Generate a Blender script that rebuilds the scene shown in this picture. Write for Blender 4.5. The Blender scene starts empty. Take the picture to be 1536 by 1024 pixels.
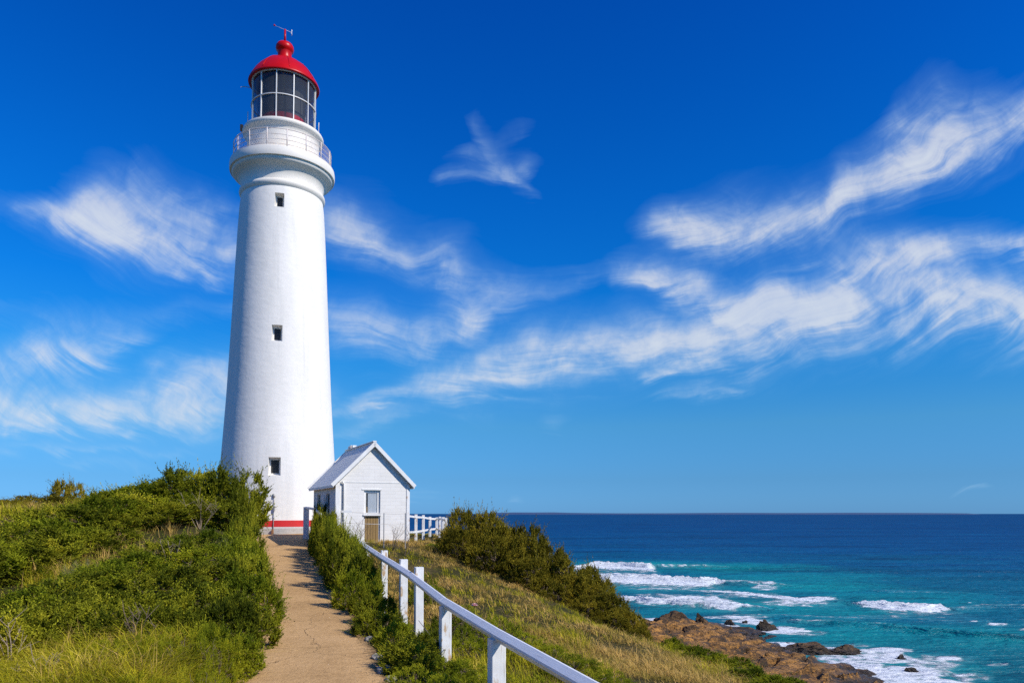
import bpy, bmesh, math, random
import numpy as np
from mathutils import Vector, Matrix, noise as mnoise

R = math.radians
sc = bpy.context.scene
COL = sc.collection
random.seed(7)
RNG = np.random.default_rng(7)

# ------------------------------------------------------------------ camera
F = 1100.0                       # focal length in photo pixels (photo 1536 wide)
PITCH = R(2.6)
HZ = 770.0
CY0 = HZ - F * math.tan(PITCH)
SEA = -16.0                      # eye level is z = 0


def ray(px, py):
    xc = (px - 768.0) / F
    yc = -(py - CY0) / F
    return Vector((xc, math.cos(PITCH) - yc * math.sin(PITCH), math.sin(PITCH) + yc * math.cos(PITCH)))


def P(px, py, Y):
    d = ray(px, py)
    return d * (Y / d.y)


def at_z(px, py, z):
    d = ray(px, py)
    return d * (z / d.z)


cam_d = bpy.data.cameras.new("camera")
cam = bpy.data.objects.new("camera", cam_d)
COL.objects.link(cam)
cam.location = (0, 0, 0)
cam.rotation_euler = (R(90) + PITCH, 0, 0)
cam_d.sensor_width = 36.0
cam_d.lens = F / 1536.0 * 36.0
cam_d.shift_y = (CY0 - 512.0) / 1536.0
cam_d.clip_start = 0.1
cam_d.clip_end = 200000
sc.camera = cam

# ------------------------------------------------------------------ helpers


def tag(o, label=None, cat=None, group=None, kind=None):
    if label: o["label"] = label
    if cat: o["category"] = cat
    if group: o["group"] = group
    if kind: o["kind"] = kind
    return o


def empty(name, loc, rz=0.0):
    o = bpy.data.objects.new(name, None)
    COL.objects.link(o)
    o.location = loc
    o.rotation_euler = (0, 0, rz)
    o.empty_display_size = 0.3
    return o


def link(name, me, m=None, parent=None):
    o = bpy.data.objects.new(name, me)
    COL.objects.link(o)
    if m is not None and len(me.materials) == 0:
        me.materials.append(m)
    if parent is not None: o.parent = parent
    return o


def obj(name, bm, m, parent=None, smooth=False, angle=None):
    bmesh.ops.recalc_face_normals(bm, faces=bm.faces)
    me = bpy.data.meshes.new(name)
    bm.to_mesh(me)
    bm.free()
    if smooth:
        me.polygons.foreach_set("use_smooth", np.ones(len(me.polygons), bool))
        if angle is not None:
            me.set_sharp_from_angle(angle=angle)
    return link(name, me, m, parent)


def mesh_np(name, V, quads=None, tris=None, attrs=None, smooth=False):
    V = np.ascontiguousarray(V, dtype=np.float32)
    me = bpy.data.meshes.new(name)
    parts, tot = [], []
    if quads is not None and len(quads):
        parts.append(np.asarray(quads, np.int32).ravel()); tot.append(np.full(len(quads), 4, np.int32))
    if tris is not None and len(tris):
        parts.append(np.asarray(tris, np.int32).ravel()); tot.append(np.full(len(tris), 3, np.int32))
    loops = np.concatenate(parts); tot = np.concatenate(tot)
    start = np.concatenate([[0], np.cumsum(tot)[:-1]]).astype(np.int32)
    me.vertices.add(len(V)); me.vertices.foreach_set("co", V.ravel())
    me.loops.add(len(loops)); me.loops.foreach_set("vertex_index", loops)
    me.polygons.add(len(tot)); me.polygons.foreach_set("loop_start", start); me.polygons.foreach_set("loop_total", tot)
    if smooth: me.polygons.foreach_set("use_smooth", np.ones(len(tot), bool))
    me.update(calc_edges=True)
    for k, a in (attrs or {}).items():
        at = me.attributes.new(k, 'FLOAT', 'POINT')
        at.data.foreach_set("value", np.ascontiguousarray(a, np.float32))
    return me


def box(bm, x0, x1, y0, y1, z0, z1, M=None):
    vs = [bm.verts.new((x, y, z)) for x in (x0, x1) for y in (y0, y1) for z in (z0, z1)]
    for f in ((0, 1, 3, 2), (4, 6, 7, 5), (0, 4, 5, 1), (2, 3, 7, 6), (0, 2, 6, 4), (1, 5, 7, 3)):
        bm.faces.new([vs[i] for i in f])
    if M is not None:
        for v in vs: v.co = M @ v.co
    return vs


def bar(bm, a, b, w, h=None, up=(0, 0, 1), ch=0.0):
    """rectangular (or octagonal when ch>0) bar from a to b"""
    h = w if h is None else h
    a = Vector(a); b = Vector(b)
    t = (b - a).normalized()
    u = Vector(up)
    s = t.cross(u)
    if s.length < 1e-4: s = t.cross(Vector((1, 0, 0)))
    s.normalize(); u = s.cross(t).normalized()
    hw, hh = w / 2, h / 2
    if ch > 0:
        pts = [(-hw + ch, -hh), (hw - ch, -hh), (hw, -hh + ch), (hw, hh - ch), (hw - ch, hh), (-hw + ch, hh), (-hw, hh - ch), (-hw, -hh + ch)]
    else:
        pts = [(-hw, -hh), (hw, -hh), (hw, hh), (-hw, hh)]
    A = [bm.verts.new(a + s * x + u * y) for x, y in pts]
    B = [bm.verts.new(b + s * x + u * y) for x, y in pts]
    n = len(pts)
    for i in range(n):
        bm.faces.new([A[i], A[(i + 1) % n], B[(i + 1) % n], B[i]])
    bm.faces.new(A[::-1]); bm.faces.new(B)


def tube(bm, pts, rad, n=8, cap=True):
    pts = [Vector(p) for p in pts]
    rads = rad if hasattr(rad, "__len__") else [rad] * len(pts)
    rings = []
    pu = None
    for i, p in enumerate(pts):
        t = (pts[min(i + 1, len(pts) - 1)] - pts[max(i - 1, 0)]).normalized()
        if pu is None:
            pu = t.orthogonal().normalized()
        else:
            pu = (pu - t * pu.dot(t))
            pu = pu.normalized() if pu.length > 1e-5 else t.orthogonal().normalized()
        w = t.cross(pu)
        rings.append([bm.verts.new(p + (pu * math.cos(k * 2 * math.pi / n) + w * math.sin(k * 2 * math.pi / n)) * rads[i]) for k in range(n)])
    for a, b in zip(rings, rings[1:]):
        for k in range(n):
            bm.faces.new([a[k], a[(k + 1) % n], b[(k + 1) % n], b[k]])
    if cap:
        bm.faces.new(rings[0][::-1]); bm.faces.new(rings[-1])


def lathe(bm, prof, n=96, closed=False, a0=0.0, a1=2 * math.pi, cap_top=False, cap_bot=False):
    full = abs(a1 - a0 - 2 * math.pi) < 1e-6
    m = n if full else n + 1
    rings = []
    for r, z in prof:
        rings.append([bm.verts.new((r * math.cos(a0 + (a1 - a0) * k / n), r * math.sin(a0 + (a1 - a0) * k / n), z)) for k in range(m)])
    seq = list(zip(rings, rings[1:]))
    if closed: seq.append((rings[-1], rings[0]))
    for a, b in seq:
        for k in range(n):
            j = (k + 1) % m
            bm.faces.new([a[k], a[j], b[j], b[k]])
    if cap_bot: bm.faces.new(rings[0][::-1])
    if cap_top: bm.faces.new(rings[-1])


def ringtube(bm, r, z, rad, n=72, m=6):
    rings = []
    for k in range(n):
        a = 2 * math.pi * k / n
        rings.append([bm.verts.new(((r + rad * math.cos(q * 2 * math.pi / m)) * math.cos(a), (r + rad * math.cos(q * 2 * math.pi / m)) * math.sin(a), z + rad * math.sin(q * 2 * math.pi / m))) for q in range(m)])
    for k in range(n):
        a, b = rings[k], rings[(k + 1) % n]
        for q in range(m):
            bm.faces.new([a[q], a[(q + 1) % m], b[(q + 1) % m], b[q]])


def boolean(o, cutters):
    for c in cutters:
        md = o.modifiers.new("cut", 'BOOLEAN'); md.operation = 'DIFFERENCE'; md.object = c; md.solver = 'EXACT'
    bpy.context.view_layer.update()
    dg = bpy.context.evaluated_depsgraph_get()
    me = bpy.data.meshes.new_from_object(o.evaluated_get(dg), preserve_all_data_layers=True, depsgraph=dg)
    o.modifiers.clear()
    old = o.data; o.data = me
    bpy.data.meshes.remove(old)
    for c in cutters:
        cm = c.data
        bpy.data.objects.remove(c); bpy.data.meshes.remove(cm)


# ---- numpy value noise
def _hash(i, j, seed):
    n = (i.astype(np.int64) * 374761393 + j.astype(np.int64) * 668265263 + seed * 1442695041) & 0xFFFFFFFF
    n = ((n ^ (n >> 13)) * 1274126177) & 0xFFFFFFFF
    n = (n ^ (n >> 16)) & 0xFFFFFFFF
    return n / 4294967295.0


def vn(x, y, seed=0):
    xi = np.floor(x); yi = np.floor(y)
    fx = x - xi; fy = y - yi
    fx = fx * fx * (3 - 2 * fx); fy = fy * fy * (3 - 2 * fy)
    xi = xi.astype(np.int64); yi = yi.astype(np.int64)
    a = _hash(xi, yi, seed); b = _hash(xi + 1, yi, seed); c = _hash(xi, yi + 1, seed); d = _hash(xi + 1, yi + 1, seed)
    return (a * (1 - fx) + b * fx) * (1 - fy) + (c * (1 - fx) + d * fx) * fy


def fbm(x, y, seed=0, oct=4, gain=0.5):
    x = np.asarray(x, float); y = np.asarray(y, float)
    s = 0; a = 1; t = 0
    for o in range(oct):
        s = s + a * vn(x * 2 ** o + 17.3 * o, y * 2 ** o - 9.1 * o, seed + o); t += a; a *= gain
    return s / t


def sstep(a, b, x):
    t = np.clip((x - a) / (b - a), 0, 1)
    return t * t * (3 - 2 * t)


# ------------------------------------------------------------------ materials
class NT:
    def __init__(s, tree):
        s.t = tree; s.n = tree.nodes; s.l = tree.links

    def new(s, typ, **kw):
        n = s.n.new(typ)
        for k, v in kw.items(): setattr(n, k, v)
        return n

    def set(s, sock, v):
        if isinstance(v, bpy.types.NodeSocket): s.l.new(v, sock)
        elif v is not None: sock.default_value = v

    def math(s, op, a, b=None, c=None, clamp=False):
        n = s.new('ShaderNodeMath', operation=op); n.use_clamp = clamp
        s.set(n.inputs[0], a); s.set(n.inputs[1], b)
        if c is not None: s.set(n.inputs[2], c)
        return n.outputs[0]

    def mix(s, f, a, b, blend='MIX'):
        n = s.new('ShaderNodeMix', data_type='RGBA', blend_type=blend)
        s.set(n.inputs[0], f)
        for k, v in ((6, a), (7, b)):
            if isinstance(v, (tuple, list)) and len(v) == 3: v = (*v, 1)
            s.set(n.inputs[k], v)
        return n.outputs[2]

    def noise(s, vec, scale, detail=4, rough=0.5, dist=0.0, col=False):
        n = s.new('ShaderNodeTexNoise')
        s.set(n.inputs['Vector'], vec); s.set(n.inputs['Scale'], scale)
        n.inputs['Detail'].default_value = detail; n.inputs['Roughness'].default_value = rough; n.inputs['Distortion'].default_value = dist
        return n.outputs[1 if col else 0]

    def ramp(s, f, stops, interp='LINEAR'):
        n = s.new('ShaderNodeValToRGB'); n.color_ramp.interpolation = interp
        e = n.color_ramp.elements
        while len(e) < len(stops): e.new(0.5)
        for i, (p, c) in enumerate(stops):
            e[i].position = p; e[i].color = (*c, 1) if len(c) == 3 else c
        s.set(n.inputs[0], f)
        return n.outputs[0]

    def maprange(s, v, a, b, c=0.0, d=1.0, smooth=False):
        n = s.new('ShaderNodeMapRange')
        if smooth: n.interpolation_type = 'SMOOTHSTEP'
        s.set(n.inputs[0], v)
        for i, q in enumerate((a, b, c, d)): s.set(n.inputs[i + 1], q)
        return n.outputs[0]

    def mapping(s, vec, scale=(1, 1, 1), rot=(0, 0, 0)):
        n = s.new('ShaderNodeMapping')
        s.set(n.inputs[0], vec); n.inputs['Scale'].default_value = scale; n.inputs['Rotation'].default_value = rot
        return n.outputs[0]

    def attr(s, name):
        return s.new('ShaderNodeAttribute', attribute_name=name).outputs['Fac']

    def bump(s, h, strength, dist):
        n = s.new('ShaderNodeBump')
        s.set(n.inputs['Height'], h); n.inputs['Strength'].default_value = strength; n.inputs['Distance'].default_value = dist
        return n.outputs[0]


def newmat(name):
    m = bpy.data.materials.new(name); m.use_nodes = True
    nt = NT(m.node_tree)
    bs = m.node_tree.nodes['Principled BSDF']
    return m, nt, bs


def C4(c): return (*c, 1) if len(c) == 3 else c


def pmat(name, c1, c2=None, scale=5.0, rough=0.6, bump=0.0, bscale=40.0, spec=0.5, metal=0.0, stretch=(1, 1, 1), detail=5):
    m, nt, bs = newmat(name)
    tc = nt.new('ShaderNodeTexCoord').outputs['Object']
    v = nt.mapping(tc, stretch)
    if c2 is not None:
        f = nt.noise(v, scale, detail, 0.6)
        f = nt.maprange(f, 0.3, 0.7)
        nt.set(bs.inputs['Base Color'], nt.mix(f, c1, c2))
    else:
        bs.inputs['Base Color'].default_value = C4(c1)
    bs.inputs['Roughness'].default_value = rough
    bs.inputs['Specular IOR Level'].default_value = spec
    bs.inputs['Metallic'].default_value = metal
    if bump:
        nt.set(bs.inputs['Normal'], nt.bump(nt.noise(v, bscale, 4, 0.6), bump, 0.02))
    return m


M = {}
M['black'] = pmat('unlit interior black', (0.012, 0.011, 0.010), (0.03, 0.028, 0.024), 3, 0.5)  # near-black colour stands in for the unlit interior behind panes
M['red'] = pmat('red gloss paint', (0.54, 0.003, 0.004), (0.42, 0.003, 0.004), 1.5, 0.36, 0.05, 8, spec=0.22)
M['redband'] = pmat('red wall paint', (0.62, 0.014, 0.016), (0.50, 0.012, 0.014), 3, 0.6, 0.2, 12)
M['rail'] = pmat('gallery rail paint', (0.74, 0.70, 0.68), (0.55, 0.44, 0.38), 3, 0.5)
M['whitebar'] = pmat('glazing bar paint', (0.78, 0.77, 0.74), (0.68, 0.66, 0.62), 3, 0.45)
M['galv'] = pmat('galvanised metal', (0.42, 0.41, 0.40), (0.30, 0.29, 0.28), 9, 0.5, metal=0.3)
M['lightmetal'] = pmat('pale metal', (0.65, 0.68, 0.72), None, 5, 0.4)
M['rust'] = pmat('rusty bracket', (0.24, 0.10, 0.04), (0.34, 0.18, 0.08), 20, 0.8)
M['curtain'] = pmat('lantern blind', (0.016, 0.015, 0.014), (0.05, 0.046, 0.042), 1.3, 0.8, stretch=(1, 1, 0.6))
M['hutwood'] = pmat('brown door timber', (0.30, 0.185, 0.060), (0.20, 0.125, 0.045), 6, 0.7, 0.3, 20, stretch=(8, 8, 0.6))
M['cloth'] = pmat('net curtain', (0.70, 0.72, 0.72), (0.52, 0.54, 0.55), 9, 0.9, stretch=(6, 6, 0.5))
M['bark'] = pmat('twig bark', (0.13, 0.085, 0.05), (0.22, 0.16, 0.11), 12, 0.9, 0.4, 40)
M['deadwood'] = pmat('bleached twig', (0.36, 0.28, 0.20), (0.24, 0.17, 0.11), 14, 0.9)
M['petal'] = pmat('pink petal', (0.75, 0.30, 0.33), (0.80, 0.62, 0.58), 30, 0.6)
M['yellowleaf'] = pmat('yellow leaf', (0.42, 0.32, 0.02), (0.22, 0.22, 0.02), 20, 0.6)
M['kerbstone'] = pmat('pale kerb stone', (0.42, 0.38, 0.33), (0.25, 0.22, 0.18), 8, 0.9, 0.5, 20)


def wall_mat():
    m, nt, bs = newmat('white plaster')
    tc = nt.new('ShaderNodeTexCoord').outputs['Object']
    a = nt.noise(nt.mapping(tc, (1, 1, 0.25)), 0.9, 6, 0.6)
    b = nt.noise(tc, 6, 5, 0.6)
    f = nt.maprange(nt.math('ADD', nt.math('MULTIPLY', a, 0.7), nt.math('MULTIPLY', b, 0.3)), 0.36, 0.64)
    st_n = nt.noise(nt.mapping(tc, (2.2, 2.2, 0.10)), 1.0, 5, 0.6)
    col = nt.mix(f, (0.84, 0.80, 0.74), (0.76, 0.725, 0.665))
    col = nt.mix(nt.maprange(st_n, 0.56, 0.72, 0, 0.45), col, (0.62, 0.60, 0.56))
    nt.set(bs.inputs['Base Color'], col)
    bs.inputs['Roughness'].default_value = 0.65
    bs.inputs['Specular IOR Level'].default_value = 0.3
    h = nt.math('ADD', nt.math('MULTIPLY', nt.noise(nt.mapping(tc, (1, 1, 1.6)), 1.7, 4, 0.55), 1.0), nt.math('MULTIPLY', nt.noise(tc, 7, 4, 0.6), 0.13))
    nt.set(bs.inputs['Normal'], nt.bump(h, 0.24, 0.07))
    return m


M['plaster'] = wall_mat()
M['cornice'] = pmat('cornice white with ground bounce', (0.83, 0.775, 0.69), (0.77, 0.71, 0.62), 1.2, 0.6, 0.15, 4)  # warm bounce light from the ground is mixed into this beige


def plinth_mat():
    m, nt, bs = newmat('grey render plinth')
    tc = nt.new('ShaderNodeTexCoord').outputs['Object']
    f = nt.noise(tc, 3, 6, 0.65)
    nt.set(bs.inputs['Base Color'], nt.ramp(f, [(0.3, (0.36, 0.34, 0.31)), (0.55, (0.46, 0.44, 0.41)), (0.75, (0.30, 0.26, 0.21))]))
    bs.inputs['Roughness'].default_value = 0.85
    nt.set(bs.inputs['Normal'], nt.bump(nt.noise(tc, 14, 4), 0.4, 0.03))
    return m


M['plinth'] = plinth_mat()


def glass_mat(name, tint, amount, rough=0.03, refl=0.8):
    m, nt, bs = newmat(name)
    out = m.node_tree.nodes['Material Output']
    tr = nt.new('ShaderNodeBsdfTransparent'); tr.inputs[0].default_value = C4(tint)
    gl = nt.new('ShaderNodeBsdfGlossy'); gl.inputs['Roughness'].default_value = rough; gl.inputs[0].default_value = (0.9, 0.95, 1, 1)
    fr = nt.new('ShaderNodeFresnel'); fr.inputs[0].default_value = 1.5
    df = nt.new('ShaderNodeBsdfDiffuse'); df.inputs[0].default_value = (0.55, 0.55, 0.52, 1)
    mx = nt.new('ShaderNodeMixShader'); mx.inputs[0].default_value = amount
    nt.l.new(tr.outputs[0], mx.inputs[1]); nt.l.new(df.outputs[0], mx.inputs[2])
    m2 = nt.new('ShaderNodeMixShader')
    nt.set(m2.inputs[0], nt.math('MULTIPLY', fr.outputs[0], refl))
    nt.l.new(mx.outputs[0], m2.inputs[1]); nt.l.new(gl.outputs[0], m2.inputs[2])
    nt.l.new(m2.outputs[0], out.inputs[0])
    return m


M['glass'] = glass_mat('pale film glass', (0.93, 0.96, 0.97), 0.055)  # even pale diffuse film over clear glass
M['hutglass'] = glass_mat('window glass', (0.96, 0.97, 0.98), 0.02, refl=0.3)


def timber_mat():
    m, nt, bs = newmat('white painted timber')
    tc = nt.new('ShaderNodeTexCoord').outputs['Object']
    g = nt.noise(tc, 5, 6, 0.65)
    base = nt.mix(nt.maprange(g, 0.35, 0.7), (0.80, 0.79, 0.77), (0.69, 0.67, 0.64))
    crack = nt.noise(nt.mapping(tc, (18, 18, 1.2)), 2.2, 5, 0.6)
    base = nt.mix(nt.maprange(crack, 0.60, 0.70, 0, 0.6), base, (0.36, 0.31, 0.26))
    ru = nt.noise(nt.mapping(tc, (5, 5, 1.5)), 1.6, 3, 0.6)
    base = nt.mix(nt.maprange(ru, 0.60, 0.66, 0, 0.75), base, (0.45, 0.24, 0.05))
    nt.set(bs.inputs['Base Color'], base)
    bs.inputs['Roughness'].default_value = 0.5
    nt.set(bs.inputs['Normal'], nt.bump(nt.math('ADD', crack, nt.math('MULTIPLY', nt.noise(tc, 60, 3), 0.4)), 0.35, 0.008))
    return m


M['timber'] = timber_mat()


def railwood_mat():
    m, nt, bs = newmat('white painted rail')
    tc = nt.new('ShaderNodeTexCoord').outputs['Object']
    v = nt.mapping(tc, (1, 1, 1), (0, 0, R(-20)))
    g = nt.noise(v, 4, 6, 0.65)
    base = nt.mix(nt.maprange(g, 0.35, 0.7), (0.80, 0.79, 0.78), (0.70, 0.69, 0.68))
    gr = nt.noise(nt.mapping(v, (30, 1.3, 30)), 2.0, 5, 0.6)
    base = nt.mix(nt.maprange(gr, 0.58, 0.70, 0, 0.5), base, (0.42, 0.38, 0.34))
    nt.set(bs.inputs['Base Color'], base)
    bs.inputs['Roughness'].default_value = 0.45
    nt.set(bs.inputs['Normal'], nt.bump(nt.math('ADD', gr, nt.math('MULTIPLY', nt.noise(tc, 50, 3), 0.4)), 0.3, 0.006))
    return m


M['railwood'] = railwood_mat()


def leaf_mat(name, stops, trans=0.28, rough=0.65, gain=1.95):
    m, nt, bs = newmat(name)
    out = m.node_tree.nodes['Material Output']
    t = nt.attr('tint')
    oi = nt.new('ShaderNodeObjectInfo').outputs['Random']
    tc = nt.new('ShaderNodeNewGeometry').outputs['Position']
    pn = nt.noise(tc, 0.9, 3, 0.5)
    f = nt.math('ADD', nt.math('ADD', nt.math('MULTIPLY', t, 0.62), nt.math('MULTIPLY', oi, 0.18)), nt.math('MULTIPLY', nt.math('SUBTRACT', pn, 0.42), 0.95), clamp=True)
    c = nt.ramp(f, [(p, tuple(q * gain for q in col)) for p, col in stops])
    nt.set(bs.inputs['Base Color'], c)
    bs.inputs['Roughness'].default_value = rough
    bs.inputs['Specular IOR Level'].default_value = 0.05
    tl = nt.new('ShaderNodeBsdfTranslucent')
    nt.set(tl.inputs[0], nt.mix(0.5, c, (0.20, 0.24, 0.02), 'MULTIPLY') if False else c)
    mx = nt.new('ShaderNodeMixShader'); mx.inputs[0].default_value = trans
    nt.l.new(bs.outputs[0], mx.inputs[1]); nt.l.new(tl.outputs[0], mx.inputs[2]); nt.l.new(mx.outputs[0], out.inputs[0])
    return m


M['leaf_dark'] = leaf_mat('dark green leaves', [(0.0, (0.014, 0.020, 0.002)), (0.30, (0.045, 0.054, 0.0035)), (0.7, (0.160, 0.156, 0.009)), (1.0, (0.31, 0.26, 0.020))], 0.16)
M['leaf_olive'] = leaf_mat('olive leaves', [(0.0, (0.020, 0.019, 0.002)), (0.32, (0.064, 0.056, 0.005)), (0.7, (0.17, 0.132, 0.011)), (1.0, (0.29, 0.20, 0.025))], 0.16)
M['leaf_bright'] = leaf_mat('fresh green leaves', [(0.0, (0.018, 0.029, 0.002)), (0.30, (0.060, 0.077, 0.004)), (0.7, (0.185, 0.188, 0.009)), (1.0, (0.34, 0.29, 0.020))], 0.2)
M['leaf_lime'] = leaf_mat('yellow green leaves', [(0.0, (0.04, 0.052, 0.003)), (0.35, (0.13, 0.14, 0.006)), (0.7, (0.24, 0.215, 0.010)), (1.0, (0.36, 0.29, 0.03))], 0.25)
M['leaf_grey'] = leaf_mat('grey green leaves', [(0.0, (0.045, 0.05, 0.016)), (0.5, (0.11, 0.115, 0.04)), (1.0, (0.23, 0.21, 0.09))])
M['grass_green'] = leaf_mat('green grass', [(0.0, (0.055, 0.066, 0.004)), (0.35, (0.165, 0.160, 0.007)), (0.7, (0.31, 0.255, 0.013)), (1.0, (0.46, 0.34, 0.08))], 0.35)
M['grass_dry'] = leaf_mat('dry grass', [(0.0, (0.075, 0.072, 0.010)), (0.3, (0.20, 0.145, 0.030)), (0.65, (0.34, 0.215, 0.060)), (1.0, (0.48, 0.33, 0.13))], 0.3)

# ------------------------------------------------------------------ terrain
PA, PB = (-2.78, 10.5), (-12.15, 38.5)
PSL = (PB[0] - PA[0]) / (PB[1] - PA[1])


def path_cx(Y): return PA[0] + PSL * (np.asarray(Y, float) - PA[1])
def path_z(Y): return -2.43 + 0.0464 * (np.clip(np.asarray(Y, float), -10, 42) - 10.5)
def path_hw(Y): return 1.08 + 0.005 * (np.clip(np.asarray(Y, float), 0, 40) - 10)


ctrl = []
for y in (-5, 3, 10.5, 17, 24, 31, 38):
    ctrl.append((float(path_cx(y)), y, float(path_z(y))))
ctrl += [
    # tower and hut platform
    (-13.4, 42, -1.13), (-10, 43, -1.15), (-17, 43, -1.0), (-13, 48, -1.2), (-8.2, 36, -1.25), (-6, 30.5, -1.25), (-4.5, 32, -1.28),
    (-5, 37.5, -1.32), (-3.3, 40, -1.28), (-6.5, 41, -1.2),
    # left bank
    (-11.9, 28, 0.20), (-11.0, 29.5, -0.35), (-12.8, 25.5, -0.10), (-13.0, 22, -0.80), (-12.3, 18, -1.30), (-14, 33, -0.3), (-17, 27, 0.0), (-18, 20, -0.7), (-20, 35, -0.1), (-29, 46, 0.35), (-42, 60, 0.5),
    (-10.5, 23.0, -0.95), (-10.9, 19, -1.55), (-10.6, 15, -2.0), (-8.4, 19.5, -1.30), (-8.2, 16.5, -1.55), (-8.2, 14.5, -1.72), (-8.5, 12.5, -1.95), (-9.6, 24.5, -0.9), (-7.2, 12, -2.2),
    (-5.2, 10.2, -2.0), (-6.6, 9.5, -2.3), (-7.6, 10.5, -2.35), (-14, 10, -2.3), (-6, 5, -2.7), (-30, 20, -1.2), (-30, 0, -2.3), (-55, 40, 0.3), (-60, 0, -2), (-30, 62, 0),
    # right slope
    (-4.7, 28.3, -1.55), (-3.3, 28, -1.78), (-1.5, 25, -2.4), (-3.3, 18.2, -2.5), (-2.6, 16.1, -2.55), (-2.0, 14.4, -2.58), (-1.0, 11.1, -2.4),
    (-0.2, 8.6, -2.55), (1.5, 11, -2.55), (4.0, 12, -3.05), (3, 18, -3.05), (0, 22, -2.6), (2, 25, -3.3), (4.6, 25, -4.6), (5.5, 20, -4.45),
    (-2.1, 30.5, -1.75), (0.5, 31, -2.6), (3, 29, -3.6), (4, 4, -2.9), (1.5, 2, -2.9), (8, 10, -3.6), (8, 20, -5.3), (10, 0, -3.3),
]
ctrl = np.array(ctrl)


def _U(r2): return np.where(r2 > 1e-9, 0.5 * r2 * np.log(np.maximum(r2, 1e-9)), 0)


def tps_fit(c, lam=0.4):
    n = len(c); X = c[:, :2]
    K = _U(((X[:, None] - X[None]) ** 2).sum(2)) + lam * np.eye(n)
    A = np.zeros((n + 3, n + 3)); Pm = np.c_[np.ones(n), X]
    A[:n, :n] = K; A[:n, n:] = Pm; A[n:, :n] = Pm.T
    return np.linalg.solve(A, np.r_[c[:, 2], 0, 0, 0])


TW = tps_fit(ctrl)


def tps(x, y):
    out = TW[-3] + TW[-2] * x + TW[-1] * y
    for k in range(len(ctrl)):
        out = out + TW[k] * _U((x - ctrl[k, 0]) ** 2 + (y - ctrl[k, 1]) ** 2)
    return out


# crest of the sea cliff: land lies inside this polygon
CREST = np.array([(4.0, -30), (4.2, 8), (4.4, 12), (5.1, 15), (5.7, 20), (4.9, 25), (3.0, 29.5), (1.0, 34), (-1.6, 39), (-3.2, 42.5), (-7, 49), (-14, 56), (-28, 66), (-48, 74), (-90, 78), (-90, -30)], float)


def poly_sd(x, y, pol):
    """signed distance, negative inside"""
    x = np.asarray(x, float); y = np.asarray(y, float)
    d2 = np.full(x.shape, 1e18); ins = np.zeros(x.shape, bool)
    for (ax, ay), (bx, by) in zip(pol, np.roll(pol, -1, 0)):
        ex, ey = bx - ax, by - ay
        t = np.clip(((x - ax) * ex + (y - ay) * ey) / (ex * ex + ey * ey), 0, 1)
        d2 = np.minimum(d2, (x - ax - t * ex) ** 2 + (y - ay - t * ey) ** 2)
        c = (ay > y) != (by > y)
        with np.errstate(divide='ignore', invalid='ignore'):
            xi = ax + (y - ay) / (by - ay) * ex if by != ay else np.full(x.shape, 1e9)
        ins ^= c & (x < xi)
    d = np.sqrt(d2)
    return np.where(ins, -d, d)


def terrain(x, y):
    x = np.asarray(x, float); y = np.asarray(y, float)
    xc = np.clip(x, -60, 9); yc = np.clip(y, -4, 64)
    z = tps(xc, yc)
    z = z + (fbm(x * 0.6, y * 0.6, 3, 3) - 0.5) * 0.22
    d = np.abs(x - path_cx(y)) - path_hw(y)
    on = (y < 42)
    w = np.where(on, 1 - sstep(0.1, 1.1, d), 0)
    z = z * (1 - w) + path_z(y) * w
    s = poly_sd(x, y, CREST)
    s = s + (fbm(x * 0.35, y * 0.35, 9, 3) - 0.5) * 0.8
    so = np.maximum(s, 0)
    drop = np.where(so < 4, 0.11 * so ** 2, 1.76 + 0.95 * (so - 4))
    z = z - drop * (0.9 + 0.35 * fbm(x * 0.2, y * 0.2, 21, 3))
    return np.maximum(z, SEA - 3 - 0.002 * so)


def tz(x, y): return float(terrain(np.array([x]), np.array([y]))[0])


xs = np.concatenate([np.linspace(-120, -46, 20), np.arange(-45, 12, 0.22), np.arange(12, 32, 0.8)])
ys = np.concatenate([np.linspace(-40, -5, 18), np.arange(-4, 50, 0.22), np.arange(50, 110, 1.2)])
gx, gy = np.meshgrid(xs, ys)
gz = terrain(gx, gy)


def grid_faces(nx, ny):
    i = np.arange(nx * ny).reshape(ny, nx)
    return np.stack([i[:-1, :-1], i[:-1, 1:], i[1:, 1:], i[1:, :-1]], -1).reshape(-1, 4)


def ground_mat():
    m, nt, bs = newmat('hillside soil and turf')
    pos = nt.new('ShaderNodeNewGeometry').outputs['Position']
    a = nt.noise(pos, 0.55, 5, 0.6); b = nt.noise(pos, 7, 6, 0.7)
    f = nt.math('ADD', nt.math('MULTIPLY', a, 0.6), nt.math('MULTIPLY', b, 0.4))
    c = nt.ramp(f, [(0.36, (0.022, 0.028, 0.007)), (0.47, (0.045, 0.042, 0.014)), (0.56, (0.085, 0.065, 0.025)), (0.70, (0.17, 0.12, 0.05))])
    nt.set(bs.inputs['Base Color'], c)
    bs.inputs['Roughness'].default_value = 0.95; bs.inputs['Specular IOR Level'].default_value = 0.1
    nt.set(bs.inputs['Normal'], nt.bump(nt.noise(pos, 16, 5, 0.7), 0.9, 0.06))
    return m


ground = link('ground', mesh_np('ground', np.c_[gx.ravel(), gy.ravel(), gz.ravel()], grid_faces(len(xs), len(ys)), smooth=True), ground_mat())
tag(ground, 'grassy clifftop hillside rising to the lighthouse and falling to the sea', kind='structure')

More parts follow.
